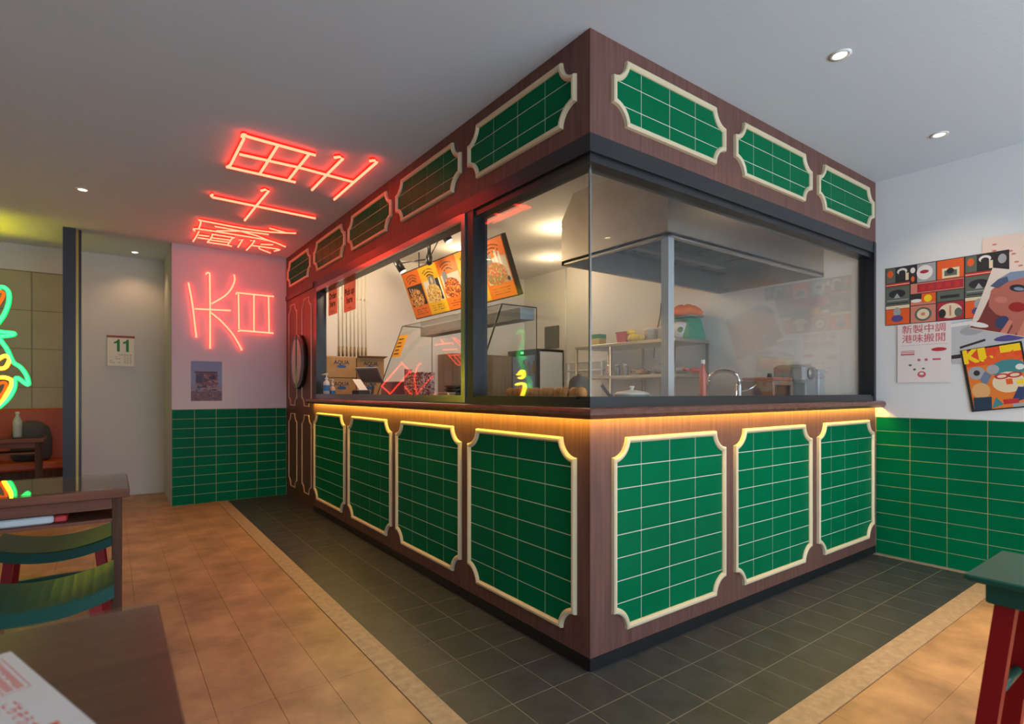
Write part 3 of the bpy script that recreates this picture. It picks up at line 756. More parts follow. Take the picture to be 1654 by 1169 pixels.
# cardboard boxes
cb_m = mat('cardboard', (0.42, 0.24, 0.10), 0.8, var=0.12, scale=12); blue = mat('label_blue', (0.02, 0.09, 0.30), 0.6); inkb = mat('box_ink', (0.05, 0.05, 0.07), 0.6)
def carton(x0, x1, y0, y1, z0, z1, label, open_=False):
    c0 = ((x0 + x1) / 2, (y0 + y1) / 2, z0)
    t = thing('cardboard_box', label, 'box', c0, 0, 'cardboard boxes stacked by the kitchen wall')
    m_ = MB(); m_.bbox(x0, x1, y0, y1, z0, z1, 0.003); m_.obj('carton', cb_m, t)
    p = MB(); xm = (x0 + x1) / 2; zm = (z0 + z1) / 2
    p.text('AQUA', 0.055, (xm, y0 - 0.001, zm + 0.045), (1, 0, 0), (0, 0, 1), inkb, weight=0.002)
    p.add([(xm + 0.05 * cos(q * pi / 8), y0 - 0.001, zm + 0.005 + 0.017 * sin(q * pi / 8)) for q in range(16)], [tuple(range(16))], blue)
    p.obj('print', None, t)
    s_ = MB(); s_.box(x0 + 0.002, x1 - 0.002, y0 - 0.0012, y0 - 0.0006, z1 - 0.012, z1 - 0.006); s_.obj('tape', mat('tape', (0.55, 0.36, 0.16), 0.35), t)
    if open_:
        fl = MB(); fl.add([(x0, y0, z1), (x1, y0, z1), (x1 + 0.01, y0 - 0.07, z1 + 0.02), (x0 - 0.005, y0 - 0.07, z1 + 0.015), (x0, y0, z1 + 0.004), (x1, y0, z1 + 0.004), (x1 + 0.01, y0 - 0.07, z1 + 0.024), (x0 - 0.005, y0 - 0.07, z1 + 0.019)], [(0, 1, 2, 3), (7, 6, 5, 4), (0, 3, 7, 4), (1, 5, 6, 2), (2, 6, 7, 3)]); fl.obj('flap', cb_m, t)
carton(0.13, 0.43, 3.76, 4.0, 1.10, 1.315, 'brown carton at the bottom of the stack behind the pump bottle')
carton(0.12, 0.43, 3.75, 4.0, 1.317, 1.535, 'brown carton on top of the stack behind the pump bottle')
carton(0.44, 0.72, 3.76, 4.0, 1.10, 1.315, 'brown carton at the bottom of the stack behind the tilted tablet')
carton(0.44, 0.74, 3.75, 4.0, 1.317, 1.525, 'brown carton with a lifted flap on the stack behind the tablet', True)

# counter-top things on the left part of the worktop
t = thing('tablet', 'grey tablet tilted on a stand before the cardboard boxes', 'tablet', (0.42, 3.42, 1.10))
m_ = MB(); a = R(35)
ux = (0.55, -0.83, 0); uz = (0.55 * 0.0 - 0.50, -0.33, 0.80)
def tp(u, v, w): 
    n_ = (-0.66, -0.44, -0.60)
    return tuple((0.44, 3.42, 1.34)[k] + u * ux[k] + v * uz[k] + w * n_[k] for k in range(3))
for nm, du, dv, w0, w1, mm in (('body', 0.13, 0.09, 0.0, 0.012, mat('tablet_grey', (0.30, 0.30, 0.29), 0.3)), ('screen', 0.115, 0.075, 0.012, 0.014, mat('screen_grey', (0.16, 0.16, 0.15), 0.15))):
    vs = [tp(u, v, w) for u in (-du, du) for v in (-dv, dv) for w in (w0, w1)]
    MB().add(vs, [(0, 1, 3, 2), (4, 6, 7, 5), (0, 4, 5, 1), (2, 3, 7, 6), (0, 2, 6, 4), (1, 5, 7, 3)]).obj(nm, mm, t)
MB().tube([(0.44, 3.43, 1.335), (0.50, 3.47, 1.22), (0.47, 3.45, 1.11)], 0.014, 8).obj('stand', steel_dark, t)
MB().lathe([(0.07, 0), (0.07, 0.008), (0.02, 0.014)], (0.47, 3.45, 1.10), 16).obj('foot', steel_dark, t)
t = thing('card_reader', 'small white receipt printer with a paper tongue below the tablet', 'printer', (0.30, 3.25, 1.10))
MB().bbox(0.22, 0.34, 3.16, 3.32, 1.10, 1.19, 0.008).obj('body', mat('printer_dark', (0.04, 0.04, 0.045), 0.4), t)
m_ = MB(); m_.add([(0.24, 3.18, 1.191), (0.32, 3.18, 1.191), (0.30, 3.30, 1.29), (0.22, 3.30, 1.29), (0.24, 3.182, 1.193), (0.32, 3.182, 1.193), (0.30, 3.302, 1.292), (0.22, 3.302, 1.292)], [(0, 1, 2, 3), (7, 6, 5, 4), (0, 3, 7, 4), (1, 5, 6, 2), (2, 6, 7, 3), (0, 4, 5, 1)]); m_.obj('receipt', white, t)
t = thing('cash_drawer', 'dark plum box between the tablet and the glass case', 'box', (0.5, 2.98, 1.10))
MB().bbox(0.42, 0.72, 2.85, 3.10, 1.10, 1.265, 0.006).obj('body', mat('plum_box', (0.06, 0.03, 0.035), 0.5), t)
MB().bbox(0.412, 0.421, 2.87, 3.08, 1.12, 1.20, 0.003).obj('drawer_front', mat('plum_front', (0.08, 0.04, 0.045), 0.4), t)
# pump bottle on the sill
def pump(x, y, z, label, tint, lab):
    t = thing('pump_bottle', label, 'bottle', (x, y, z))
    MB().lathe([(0.026, 0), (0.030, 0.004), (0.030, 0.10), (0.026, 0.118), (0.012, 0.128), (0.012, 0.138)], (x, y, z), 18).obj('bottle', mat('bottle_' + lab, tint, 0.25), t)
    MB().lathe([(0.0305, 0.03), (0.0305, 0.085)], (x, y, z), 18, capb=False, capt=False).obj('label_band', mat('band_' + lab, (0.03, 0.16, 0.42), 0.4), t)
    MB().lathe([(0.015, 0.138), (0.015, 0.155), (0.005, 0.157), (0.005, 0.185)], (x, y, z), 12).obj('collar', white, t)
    m_ = MB(); m_.tube([(x + 0.008, y - 0.01, z + 0.188), (x, y, z + 0.191), (x - 0.035, y + 0.035, z + 0.184)], [0.009, 0.009, 0.005], 8); m_.obj('nozzle', white, t)
    return t
pump(0.045, 3.52, ZR, 'clear sanitizer pump bottle with a blue label on the window sill', (0.62, 0.62, 0.64), 'clear')
pump(0.17, 3.72, 1.10, 'pink soap pump bottle behind the sanitizer on the worktop', (0.62, 0.42, 0.36), 'pink')

# glass display case
dc = thing('display_case', 'slanted glass display case on the worktop behind the sliding window', 'display case', (0.5, 2.04, 1.10))
cy0, cy1, cz0, cz1 = 1.29, 2.79, 1.1085, 1.76; xb0, xt0, xb1 = 0.235, 0.49, 0.79
def sheet(ps, th, m, nm):
    mb = MB(); mb.quad(*ps, m); mb.obj(nm, m, dc)
sheet([(xb0, cy0, cz0), (xb0, cy1, cz0), (xt0, cy1, cz1), (xt0, cy0, cz1)], 0, glass_thin, 'front_glass')
for y in (cy0, cy1): sheet([(xb0, y, cz0), (xb1, y, cz0), (xb1, y, cz1), (xt0, y, cz1)], 0, glass_thin, 'side_glass')
sheet([(xt0, cy0, cz1), (xb1, cy0, cz1), (xb1, cy1, cz1), (xt0, cy1, cz1)], 0, glass_thin, 'top_glass')
for y in (cy0, cy1):
    e = MB(); e.tube([(xb0, y, cz0), (xt0, y, cz1)], 0.006 if y == cy0 else 0.004, 6); e.tube([(xt0, y, cz1), (xb1, y, cz1)], 0.004, 6); e.tube([(xb1, y, cz1), (xb1, y, cz0)], 0.003, 6)
    e.obj('edge_trim', blackp, dc)
MB().tube([(xt0, cy0, cz1), (xt0, cy1, cz1)], 0.0035, 6).obj('edge_trim', mat('pale_edge', (0.5, 0.42, 0.32), 0.3), dc)
MB().box(0.66, 0.785, cy0 + 0.02, cy1 - 0.02, cz1 - 0.085, cz1 - 0.006).obj('light_header', mat('header_grey', (0.34, 0.34, 0.33), 0.4), dc)
MB().box(0.25, 0.785, cy0 + 0.01, cy1 - 0.01, 1.1005, 1.108).obj('tray', steel, dc)
nt_ = MB()
def cs(t_, y): return (xb0 + (xt0 - xb0) * t_ - 0.003, y, cz0 + (cz1 - cz0) * t_)
yl = mat('yellow_notice', (0.85, 0.46, 0.02), 0.6)
nt_.add([cs(0.56, 2.77), cs(0.56, 2.60), cs(0.86, 2.60), cs(0.86, 2.77)], [(0, 1, 2, 3)], yl)
for r_ in range(5): nt_.add([tuple(p[k] + (-0.002, 0, 0)[k] for k in range(3)) for p in (cs(0.60 + r_ * 0.05, 2.75), cs(0.60 + r_ * 0.05, 2.75 - 0.10 + 0.02 * (r_ % 2)), cs(0.613 + r_ * 0.05, 2.75 - 0.10 + 0.02 * (r_ % 2)), cs(0.613 + r_ * 0.05, 2.75))], [(0, 1, 2, 3)], ink)
nt_.obj('price_notice', None, dc)

# bowls, cups
bm_ = mat('bowl_black', (0.02, 0.018, 0.016), 0.25)
for k in range(3):
    t = MB().lathe([(0.03, 0), (0.035, 0.004), (0.075, 0.045), (0.082, 0.055), (0.080, 0.056), (0.072, 0.046), (0.03, 0.008)], (0, 0, 0), 24, capt=True).obj('bowl', bm_)
    t.location = (0.52, 1.95, 1.109 + k * 0.028)
    tag(t, ['black bowl at the bottom of the small stack in the glass case', 'black bowl in the middle of the small stack in the glass case', 'black bowl on top of the small stack in the glass case'][k], 'bowl', 'stacked black bowls')
t = MB().lathe([(0.03, 0), (0.06, 0.04), (0.066, 0.06), (0.064, 0.061), (0.05, 0.035), (0.02, 0.01)], (0, 0, 0), 24, mat('bowl_amber', (0.55, 0.34, 0.14), 0.3)).obj('bowl', MATS['bowl_amber']); t.location = (0.40, 1.86, 1.109)
tag(t, 'amber bowl beside the stacked black bowls', 'bowl')
cupm = foodmat('cup_pattern', [(0.75, 0.70, 0.62), (0.45, 0.10, 0.04), (0.05, 0.04, 0.04), (0.78, 0.70, 0.6), (0.6, 0.3, 0.12)], 95)
cup_me = MB().lathe([(0.032, 0.0), (0.044, 0.085), (0.046, 0.088), (0.044, 0.091), (0.0425, 0.088), (0.031, 0.004)], (0, 0, 0), 16).mesh('paper_cup', cupm)
for (x, y) in ((0.50, 2.44), (0.50, 2.54), (0.50, 2.64), (0.60, 2.49), (0.60, 2.60)):
    for k in range(6):
        o = bpy.data.objects.new('paper_cup', cup_me); C.objects.link(o); o.location = (x, y, 1.109 + k * 0.028); o.rotation_euler = (0, 0, k * 1.7)
        tag(o, 'patterned paper cup nested in a stack inside the glass case', 'cup', 'patterned paper cups in the glass case')
cup_me = MB().lathe([(0.026, 0.0), (0.036, 0.085), (0.038, 0.088), (0.036, 0.091), (0.0345, 0.088), (0.025, 0.004)], (0, 0, 0), 16).mesh('paper_cup', foodmat('cup_pink', [(0.62, 0.40, 0.36), (0.62, 0.42, 0.38), (0.30, 0.16, 0.16)], 160))
for k in range(8):
    o = bpy.data.objects.new('paper_cup', cup_me); C.objects.link(o); o.location = (0.52, 2.735, 1.109 + k * 0.025)
    tag(o, 'pink dotted paper cup in the tall stack at the end of the glass case', 'cup', 'pink dotted paper cups')

# buns
bun = mat('golden_bun', (0.62, 0.26, 0.05), 0.4, var=0.3, scale=18)
tr = thing('bun_tray', 'shallow steel tray holding a row of golden buns', 'tray', (0.35, 0.7, 1.10))
MB().bbox(0.28, 0.42, 0.36, 1.04, 1.1005, 1.138, 0.004).obj('tray', steel, tr)
MB().box(0.272, 0.279, 0.36, 1.04, 1.10, 1.150).obj('tray_lip', steel, tr)
bmesh_ = None
for k in range(11):
    mb = MB(); mb.lathe([(0.004, 0), (0.021, 0.002), (0.0285, 0.012), (0.0295, 0.024), (0.026, 0.044), (0.015, 0.056), (0.002, 0.059)], (0, 0, 0), 16, bun)
    if bmesh_ is None: bmesh_ = mb.mesh('bun', bun)
    o = bpy.data.objects.new('bun', bmesh_); C.objects.link(o); o.location = (0.345 + 0.008 * (k % 2), 0.40 + k * 0.0602, 1.139); o.rotation_euler = (0, 0, k)
    tag(o, 'round golden bun in the row on the steel tray', 'bun', 'golden buns on the tray')

# things by the front window
t = thing('cloth_bag', 'slumped grey cloth bag behind the golden buns', 'bag', (0.66, 0.74, 1.10))
mb = MB(); ls_ = []
for r_, z in ((0.05, 0), (0.062, 0.03), (0.066, 0.09), (0.058, 0.14), (0.034, 0.165), (0.012, 0.17), (0.016, 0.178)):
    ls_.append([(0.66 + r_ * (1 + 0.12 * sin(3 * a_ + z * 30)) * cos(a_), 0.74 + r_ * (1 + 0.10 * sin(5 * a_ + 1)) * sin(a_), 1.10 + z) for a_ in [2 * pi * q / 24 for q in range(24)]])
mb.loops(ls_, True, True, None, True, True); mb.obj('sack', mat('grey_cloth', (0.14, 0.125, 0.10), 0.9, var=0.3, scale=20), t)
MB().tube([(0.66 + 0.016 * cos(q * pi / 8), 0.74 + 0.016 * sin(q * pi / 8), 1.265) for q in range(16)], 0.005, 5, closed=True).obj('tie', mat('tie_orange', (0.5, 0.2, 0.05), 0.7), t)
t = thing('cooking_pot', 'enamel pot with a pale lid near the front window corner', 'pot', (0.97, 0.60, 1.0))
teal = mat('teal_enamel', (0.18, 0.34, 0.34), 0.25)
MB().lathe([(0.085, 0), (0.098, 0.01), (0.10, 0.15), (0.104, 0.155)], (0.97, 0.60, 1.0), 28).obj('pot_body', teal, t)
MB().lathe([(0.106, 0.155), (0.108, 0.160), (0.09, 0.172), (0.03, 0.182), (0.012, 0.184), (0.010, 0.195), (0.018, 0.200), (0.016, 0.208), (0.004, 0.210)], (0.97, 0.60, 1.0), 28).obj('lid', mat('pale_lid', (0.72, 0.68, 0.58), 0.3), t)
for s_ in (-1, 1): MB().tube([(0.97 - 0.03, 0.60 + s_ * 0.10, 1.12), (0.97 - 0.02, 0.60 + s_ * 0.115, 1.13), (0.97 + 0.02, 0.60 + s_ * 0.115, 1.13), (0.97 + 0.03, 0.60 + s_ * 0.10, 1.12)], 0.007, 8).obj('handle', blackp, t)
t = thing('frying_pan', 'small pan with its black handle sticking up by the window corner', 'pan', (0.6, 0.30, 1.10))
MB().lathe([(0.07, 0.0), (0.09, 0.035), (0.093, 0.036), (0.075, 0.006)], (0.60, 0.32, 1.10), 24).obj('pan_body', steel_dark, t)
q0 = onX(984, 638, 0.62); q1 = onX(972, 622, 0.60)
MB().tube([(0.62, 0.385, 1.12), q0, q1], [0.007, 0.010, 0.010], 8).obj('handle', blackp, t)
t = thing('kitchen_tap', 'curved chrome tap over the sink worktop', 'tap', (2.02, 0.52, 1.0))
MB().lathe([(0.032, 0), (0.032, 0.02), (0.024, 0.03), (0.022, 0.22), (0.016, 0.235)], (2.02, 0.52, 1.0), 18).obj('body', chrome, t)
arc = [(2.02, 0.52, 1.22)] + [(2.02 - 0.03 * (1 - cos(a_)), 0.52 + 0.10 * (1 - cos(a_)), 1.255 + 0.07 * sin(a_)) for a_ in [pi * k / 10 for k in range(11)]] + [(1.96, 0.72, 1.225)]
MB().tube(arc, 0.012, 10).obj('spout', chrome, t)
MB().tube([(2.02, 0.52, 1.17), (2.06, 0.47, 1.19), (2.09, 0.43, 1.22)], 0.008, 8).obj('lever', chrome, t)
t = thing('slim_bottle', 'slim red bottle standing beside the chrome tap', 'bottle', (1.80, 0.66, 1.0))
MB().lathe([(0.022, 0), (0.024, 0.01), (0.024, 0.30), (0.012, 0.34), (0.010, 0.38)], (1.80, 0.66, 1.0), 14).obj('bottle', mat('red_bottle', (0.55, 0.08, 0.05), 0.3), t)
MB().lathe([(0.014, 0.37), (0.014, 0.40)], (1.80, 0.66, 1.0), 12).obj('cap', white, t)
t = thing('toaster_oven', 'brown box oven with a reddish top on the sink worktop', 'oven', (2.25, 0.42, 1.0))
MB().bbox(2.11, 2.39, 0.32, 0.56, 1.0, 1.255, 0.008).obj('body', mat('oven_brown', (0.20, 0.13, 0.09), 0.5), t)
MB().bbox(2.115, 2.385, 0.325, 0.555, 1.256, 1.275, 0.004).obj('top_plate', mat('oven_top', (0.36, 0.12, 0.08), 0.5), t)
MB().bbox(2.13, 2.33, 0.312, 0.319, 1.04, 1.22, 0.003).obj('door', blackp, t)
MB().lathe([(0.018, 0), (0.014, 0.03)], (2.25, 0.42, 1.276), 12).obj('knob', blackp, t)
t = thing('drink_machine', 'grey drinks machine with a round dial beside the black window frame', 'machine', (2.56, 0.36, 1.0))
gm = mat('machine_grey', (0.20, 0.21, 0.20), 0.45)
MB().bbox(2.49, 2.64, 0.28, 0.46, 1.0, 1.36, 0.008).obj('column', gm, t)
MB().bbox(2.64, 2.74, 0.26, 0.48, 1.0, 1.34, 0.006).obj('water_tank', mat('tank_grey', (0.30, 0.32, 0.32), 0.3), t)
hd = MB().bbox(2.40, 2.56, 0.25, 0.48, 1.24, 1.37, 0.02).obj('head', gm, t)
MB().cyl((2.48, 0.249, 1.305), (2.48, 0.235, 1.305), 0.042, n=20).obj('dial', steel_dark, hd)

# steel rack with its things, along the right wall
sx0, sx1, sy0, sy1 = 2.37, 2.89, 1.31, 2.55
rk = thing('storage_rack', 'steel storage rack with two shelves along the kitchen wall', 'rack', ((sx0 + sx1) / 2, (sy0 + sy1) / 2, 0))
for z in (0.45, 1.315, 1.63): MB().bbox(sx0, sx1, sy0, sy1, z - 0.012, z + 0.018, 0.004).obj('shelf', steel, rk)
for x in (sx0 + 0.015, sx1 - 0.015):
    for y in (sy0 + 0.015, 2.06, sy1 - 0.015): MB().cyl((x, y, 0.002), (x, y, 1.65 if y < 2.2 else 1.64), 0.014, n=10).obj('post', steel, rk)
T1 = 1.6485
def sp(px, X=2.62): return onX(px, 560, X)[1]
t = thing('kitchen_scale', 'green dial scale with a round white face on the steel rack', 'scale', (2.74, 1.44, T1))
sg = mat('scale_green', (0.03, 0.26, 0.14), 0.4)
sb = MB(); sb.loops([[(2.74 + s0 * 0.13, 1.44 + s1 * 0.10, T1 + z) for s0, s1 in ((-k, -k), (k, -k), (k, k), (-k, k))] for z, k in ((0, 1.0), (0.04, 1.0), (0.17, 0.8), (0.20, 0.75))], True, True); sb.obj('body', sg, t)
fc = (2.62, 1.43, T1 + 0.09)
dn = (-0.86, -0.5, 0.05)
MB().cyl(fc, tuple(fc[k] + 0.02 * dn[k] for k in range(3)), 0.085, n=28).obj('bezel', steel, t)
MB().cyl(tuple(fc[k] + 0.0205 * dn[k] for k in range(3)), tuple(fc[k] + 0.022 * dn[k] for k in range(3)), 0.074, n=28).obj('dial', mat('dial_white', (0.72, 0.70, 0.66), 0.4), t)
MB().cyl(tuple(fc[k] + 0.0225 * dn[k] for k in range(3)), tuple(fc[k] + 0.024 * dn[k] for k in range(3)), 0.026, n=16).obj('dial_hub', mat('dial_green', (0.12, 0.22, 0.10), 0.5), t)
MB().lathe([(0.05, 0.20), (0.14, 0.212), (0.145, 0.222), (0.13, 0.218)], (2.74, 1.44, T1), 24).obj('pan', steel, t)
oc = MB(); ls_ = []
for z, k in ((0.0, 1.05), (0.03, 1.12), (0.06, 0.95), (0.085, 0.62), (0.095, 0.2)):
    ls_.append([(2.72 + 0.15 * k * (1 + 0.10 * sin(4 * a_ + 9 * z)) * cos(a_), 1.45 + 0.14 * k * (1 + 0.13 * sin(3 * a_ + 2)) * sin(a_), T1 + 0.224 + z * (1 + 0.18 * sin(5 * a_))) for a_ in [2 * pi * q / 30 for q in range(30)]])
oc.loops(ls_, True, True, None, True, True)
o = oc.obj('cloth', mat('orange_cloth', (0.80, 0.16, 0.01), 0.85, var=0.25, scale=14), None, (2.72, 1.45, T1 + 0.224)); tag(o, 'crumpled orange cloth lying on the green scale', 'cloth')
for k, px in enumerate((1052, 1074)):
    y = sp(px, 2.66)
    t = thing('plastic_tub', ['clear tub with a pale lid next to the yellow bag', 'clear tub with a pale lid next to the green scale'][k], 'tub', (2.66, y, T1), 0, 'clear tubs on the rack')
    MB().lathe([(0.055, 0), (0.065, 0.11), (0.068, 0.115)], (2.66, y, T1), 20).obj('tub', mat('tub_clear', (0.62, 0.58, 0.52), 0.3), t)
    MB().lathe([(0.070, 0.115), (0.070, 0.132), (0.06, 0.138)], (2.66, y, T1), 20).obj('lid', mat('tub_lid', (0.66, 0.62, 0.58), 0.4), t)
y = sp(1024, 2.52)
t = thing('yellow_bag', 'crumpled yellow snack bag between the red bin and the tubs', 'bag', (2.52, y, T1))
for k, (dx, dy, dz, r_) in enumerate(((0, 0, 0.046, 0.055), (0.03, -0.05, 0.038, 0.045), (0.0, 0.03, 0.105, 0.04))):
    MB().ball((2.52 + dx, y + dy, T1 + dz), r_, 14, None, (1.0, 1.25, 0.8)).obj('bag_lobe', mat('yellow_foil', (0.80, 0.50, 0.02), 0.35, var=0.4, scale=25), t)
y = sp(1010, 2.72)
t = thing('plastic_bin', 'small red plastic bin on the steel rack', 'bin', (2.72, y, T1))
rb = mat('red_plastic', (0.60, 0.05, 0.06), 0.35)
MB().loops([[(2.72 + s0 * k, y + s1 * k, T1 + z) for s0, s1 in ((-1, -1), (1, -1), (1, 1), (-1, 1))] for z, k in ((0, 0.055), (0.14, 0.068), (0.14, 0.064), (0.01, 0.052))], True, True).obj('bin', rb, t)
MB().box(2.72 - 0.073, 2.72 + 0.073, y - 0.073, y - 0.064, T1 + 0.130, T1 + 0.142).box(2.72 - 0.073, 2.72 - 0.064, y - 0.064, y + 0.073, T1 + 0.130, T1 + 0.142).obj('rim', rb, t)
y = sp(968, 2.62)
t = thing('tea_tin', 'yellow and green carton at the end of the steel rack', 'carton', (2.62, y, T1))
MB().bbox(2.56, 2.67, y - 0.055, y + 0.055, T1, T1 + 0.09, 0.003).obj('lower_half', mat('tin_yellow', (0.75, 0.52, 0.08), 0.5), t)
MB().bbox(2.56, 2.67, y - 0.055, y + 0.055, T1 + 0.0905, T1 + 0.135, 0.003).obj('upper_half', mat('tin_green', (0.05, 0.25, 0.07), 0.5), t)
T2 = 1.3335
for k, px in enumerate((983, 997, 1010)):
    y = sp(px, 2.5)
    t = thing('glass_jar', 'small metal-lidded jar in the row on the lower rack shelf', 'jar', (2.5, y, T2), 0, 'jars on the lower rack shelf')
    MB().lathe([(0.026, 0), (0.030, 0.006), (0.030, 0.08), (0.022, 0.095)], (2.5, y, T2), 16).obj('jar_body', [foodmat('jar_a', [(0.5, 0.42, 0.36), (0.4, 0.1, 0.08), (0.55, 0.5, 0.45)], 120), steel_dark, steel_dark][k], t)
    MB().lathe([(0.024, 0.095), (0.024, 0.115), (0.015, 0.118)], (2.5, y, T2), 16).obj('lid', chrome, t)
for k, (px, col, nm, r_) in enumerate(((1040, (0.42, 0.24, 0.12), 'tan paper bag', 0.055), (1066, (0.30, 0.29, 0.30), 'grey plastic bag', 0.06), (1100, (0.40, 0.40, 0.42), 'pale grey bag', 0.06), (1126, (0.62, 0.10, 0.09), 'red packet', 0.05))):
    y = sp(px, 2.58)
    m2 = mat('bag_%s' % nm.replace(' ', '_'), col, 0.6, var=0.3, scale=20)
    t = thing('food_bag', nm + ' lying on the lower shelf of the steel rack', 'bag', (2.58, y, T2))
    MB().ball((2.58, y, T2 + r_ * (0.56 if k != 1 else 0.91)), r_, 16, None, (1.3, 1.3, 0.55 if k != 1 else 0.9)).obj('bag_body', m2, t)
    MB().tube([(2.52, y + 0.05, T2 + r_ * 0.6), (2.50, y + 0.07, T2 + r_ * 0.9), (2.51, y + 0.085, T2 + r_ * 0.7)], [0.014, 0.010, 0.018], 8).obj('twist', m2, t)
MB_w = MB().tube([(2.906, 1.86, 2.07), (2.906, 1.87, 1.95), (2.906, 1.90, 1.84), (2.906, 1.93, 1.72), (2.906, 1.95, 1.52)], 0.005, 6).obj('cable', blackp, None, (2.88, 1.9, 1.52))
tag(MB_w, 'thin black cable hanging down the kitchen wall behind the rack', 'cable')

# fridge, panel, cabinet, wall rack
fr = thing('glass_fridge', 'upright fridge with a lit glass door and white sides', 'fridge', (2.7, 3.58, 0))
fx0, fx1, fy0, fy1, fz = 2.49, 2.912, 3.30, 3.88, 1.685
fbm = MB(); fbm.box(fx0 + 0.04, fx1, fy0, fy0 + 0.03, 0.03, fz); fbm.box(fx0 + 0.04, fx1, fy1 - 0.03, fy1, 0.03, fz); fbm.box(fx0 + 0.04, fx1, fy0, fy1, fz - 0.03, fz); fbm.box(fx0 + 0.04, fx1, fy0, fy1, 0.002, 0.12); fbm.box(fx1 - 0.02, fx1, fy0, fy1, 0.1, fz)
fbm.obj('body', mat('fridge_white', (0.70, 0.69, 0.68), 0.4), fr)
dfm = MB(); dfm.box(fx0, fx0 + 0.04, fy0, fy0 + 0.05, 0.10, fz); dfm.box(fx0, fx0 + 0.04, fy1 - 0.05, fy1, 0.10, fz); dfm.box(fx0, fx0 + 0.04, fy0 + 0.05, fy1 - 0.05, fz - 0.07, fz); dfm.box(fx0, fx0 + 0.04, fy0 + 0.05, fy1 - 0.05, 0.10, 0.18)
dd = dfm.obj('door', blackp, fr)
MB().box(fx0 + 0.016, fx0 + 0.02, fy0 + 0.05, fy1 - 0.05, 0.18, fz - 0.07).obj('pane', glass_thin, dd)
MB().box(fx0 - 0.002, fx0 - 0.0005, 3.56, 3.62, fz - 0.05, fz - 0.02).obj('display', emis('fridge_led', (0.1, 1, 0.3), 1.5), dd)
MB().box(fx1 - 0.024, fx1 - 0.021, fy0 + 0.05, fy1 - 0.05, 0.15, fz - 0.05).obj('back_light', emis('fridge_light', (0.62, 0.80, 1.0), 0.55), fr)
for z in (0.5, 0.8, 1.1, 1.38): MB().box(fx0 + 0.05, fx1 - 0.03, fy0 + 0.03, fy1 - 0.03, z, z + 0.008).obj('shelf', steel, fr)
for k, (y, z) in enumerate(((3.42, 1.389), (3.52, 1.389), (3.62, 1.389), (3.72, 1.389), (3.47, 1.109), (3.60, 1.109), (3.72, 1.109))):
    o = MB().lathe([(0.028, 0), (0.030, 0.01), (0.030, 0.11), (0.012, 0.15), (0.012, 0.17)], (0, 0, 0), 14).obj('drink_bottle', mat('drink_%d' % (k % 3), [(0.3, 0.35, 0.4), (0.5, 0.3, 0.1), (0.55, 0.55, 0.55)][k % 3], 0.3)); o.location = (2.62, y, z)
    tag(o, 'drink bottle standing on a shelf inside the lit fridge', 'bottle', 'bottles in the fridge')
t = thing('switch_panel', 'dark grey switch panel on the wall above the fridge side', 'panel', (2.915, 3.5, 1.72))
MB().bbox(2.893, 2.917, 3.385, 3.64, 1.72, 2.0, 0.004).obj('housing', mat('panel_grey', (0.085, 0.08, 0.075), 0.5), t)
MB().bbox(2.888, 2.8925, 3.40, 3.625, 1.735, 1.985, 0.002).obj('cover', mat('panel_cover', (0.10, 0.095, 0.09), 0.45), t)
t = thing('wooden_cabinet', 'brown wooden cabinet against the kitchen wall behind the glass case', 'cabinet', (2.1, 3.9, 0))
bc = wood('cabinet_brown', (0.16, 0.10, 0.055), 0.5)
MB().bbox(1.58, 2.44, 3.74, KB - 0.005, 0.002, 1.62, 0.004).obj('body', bc, t)
for a, b in ((1.59, 2.005), (2.015, 2.43)): MB().bbox(a, b, 3.722, 3.739, 0.05, 1.60, 0.004).obj('door', bc, t)
t = thing('wall_rail_rack', 'white tubular rail rack fixed to the kitchen wall', 'rack', (2.89, 2.9, 1.2))
for z in (1.52, 1.42): MB().cyl((2.88, 2.60, z), (2.88, 3.22, z), 0.012, n=8).obj('rail', white, t)
for y in (2.64, 3.18): MB().cyl((2.88, y, 0.95), (2.88, y, 1.53), 0.012, n=8).obj('upright', white, t)
MB().box(2.62, 2.90, 2.58, 3.24, 0.92, 0.95).obj('tabletop', steel, t)
for y in (2.62, 3.2):
    for x in (2.64, 2.88): MB().cyl((x, y, 0.002), (x, y, 0.92), 0.014, n=8).obj('leg', steel, t)
cd = MB().cyl((2.908, 3.262, 1.0), (2.908, 3.262, H - 0.013), 0.009, n=8).obj('conduit', white, None, (2.908, 3.262, 1.0)); tag(cd, 'straight white conduit running down the kitchen wall beside the fridge', 'pipe')

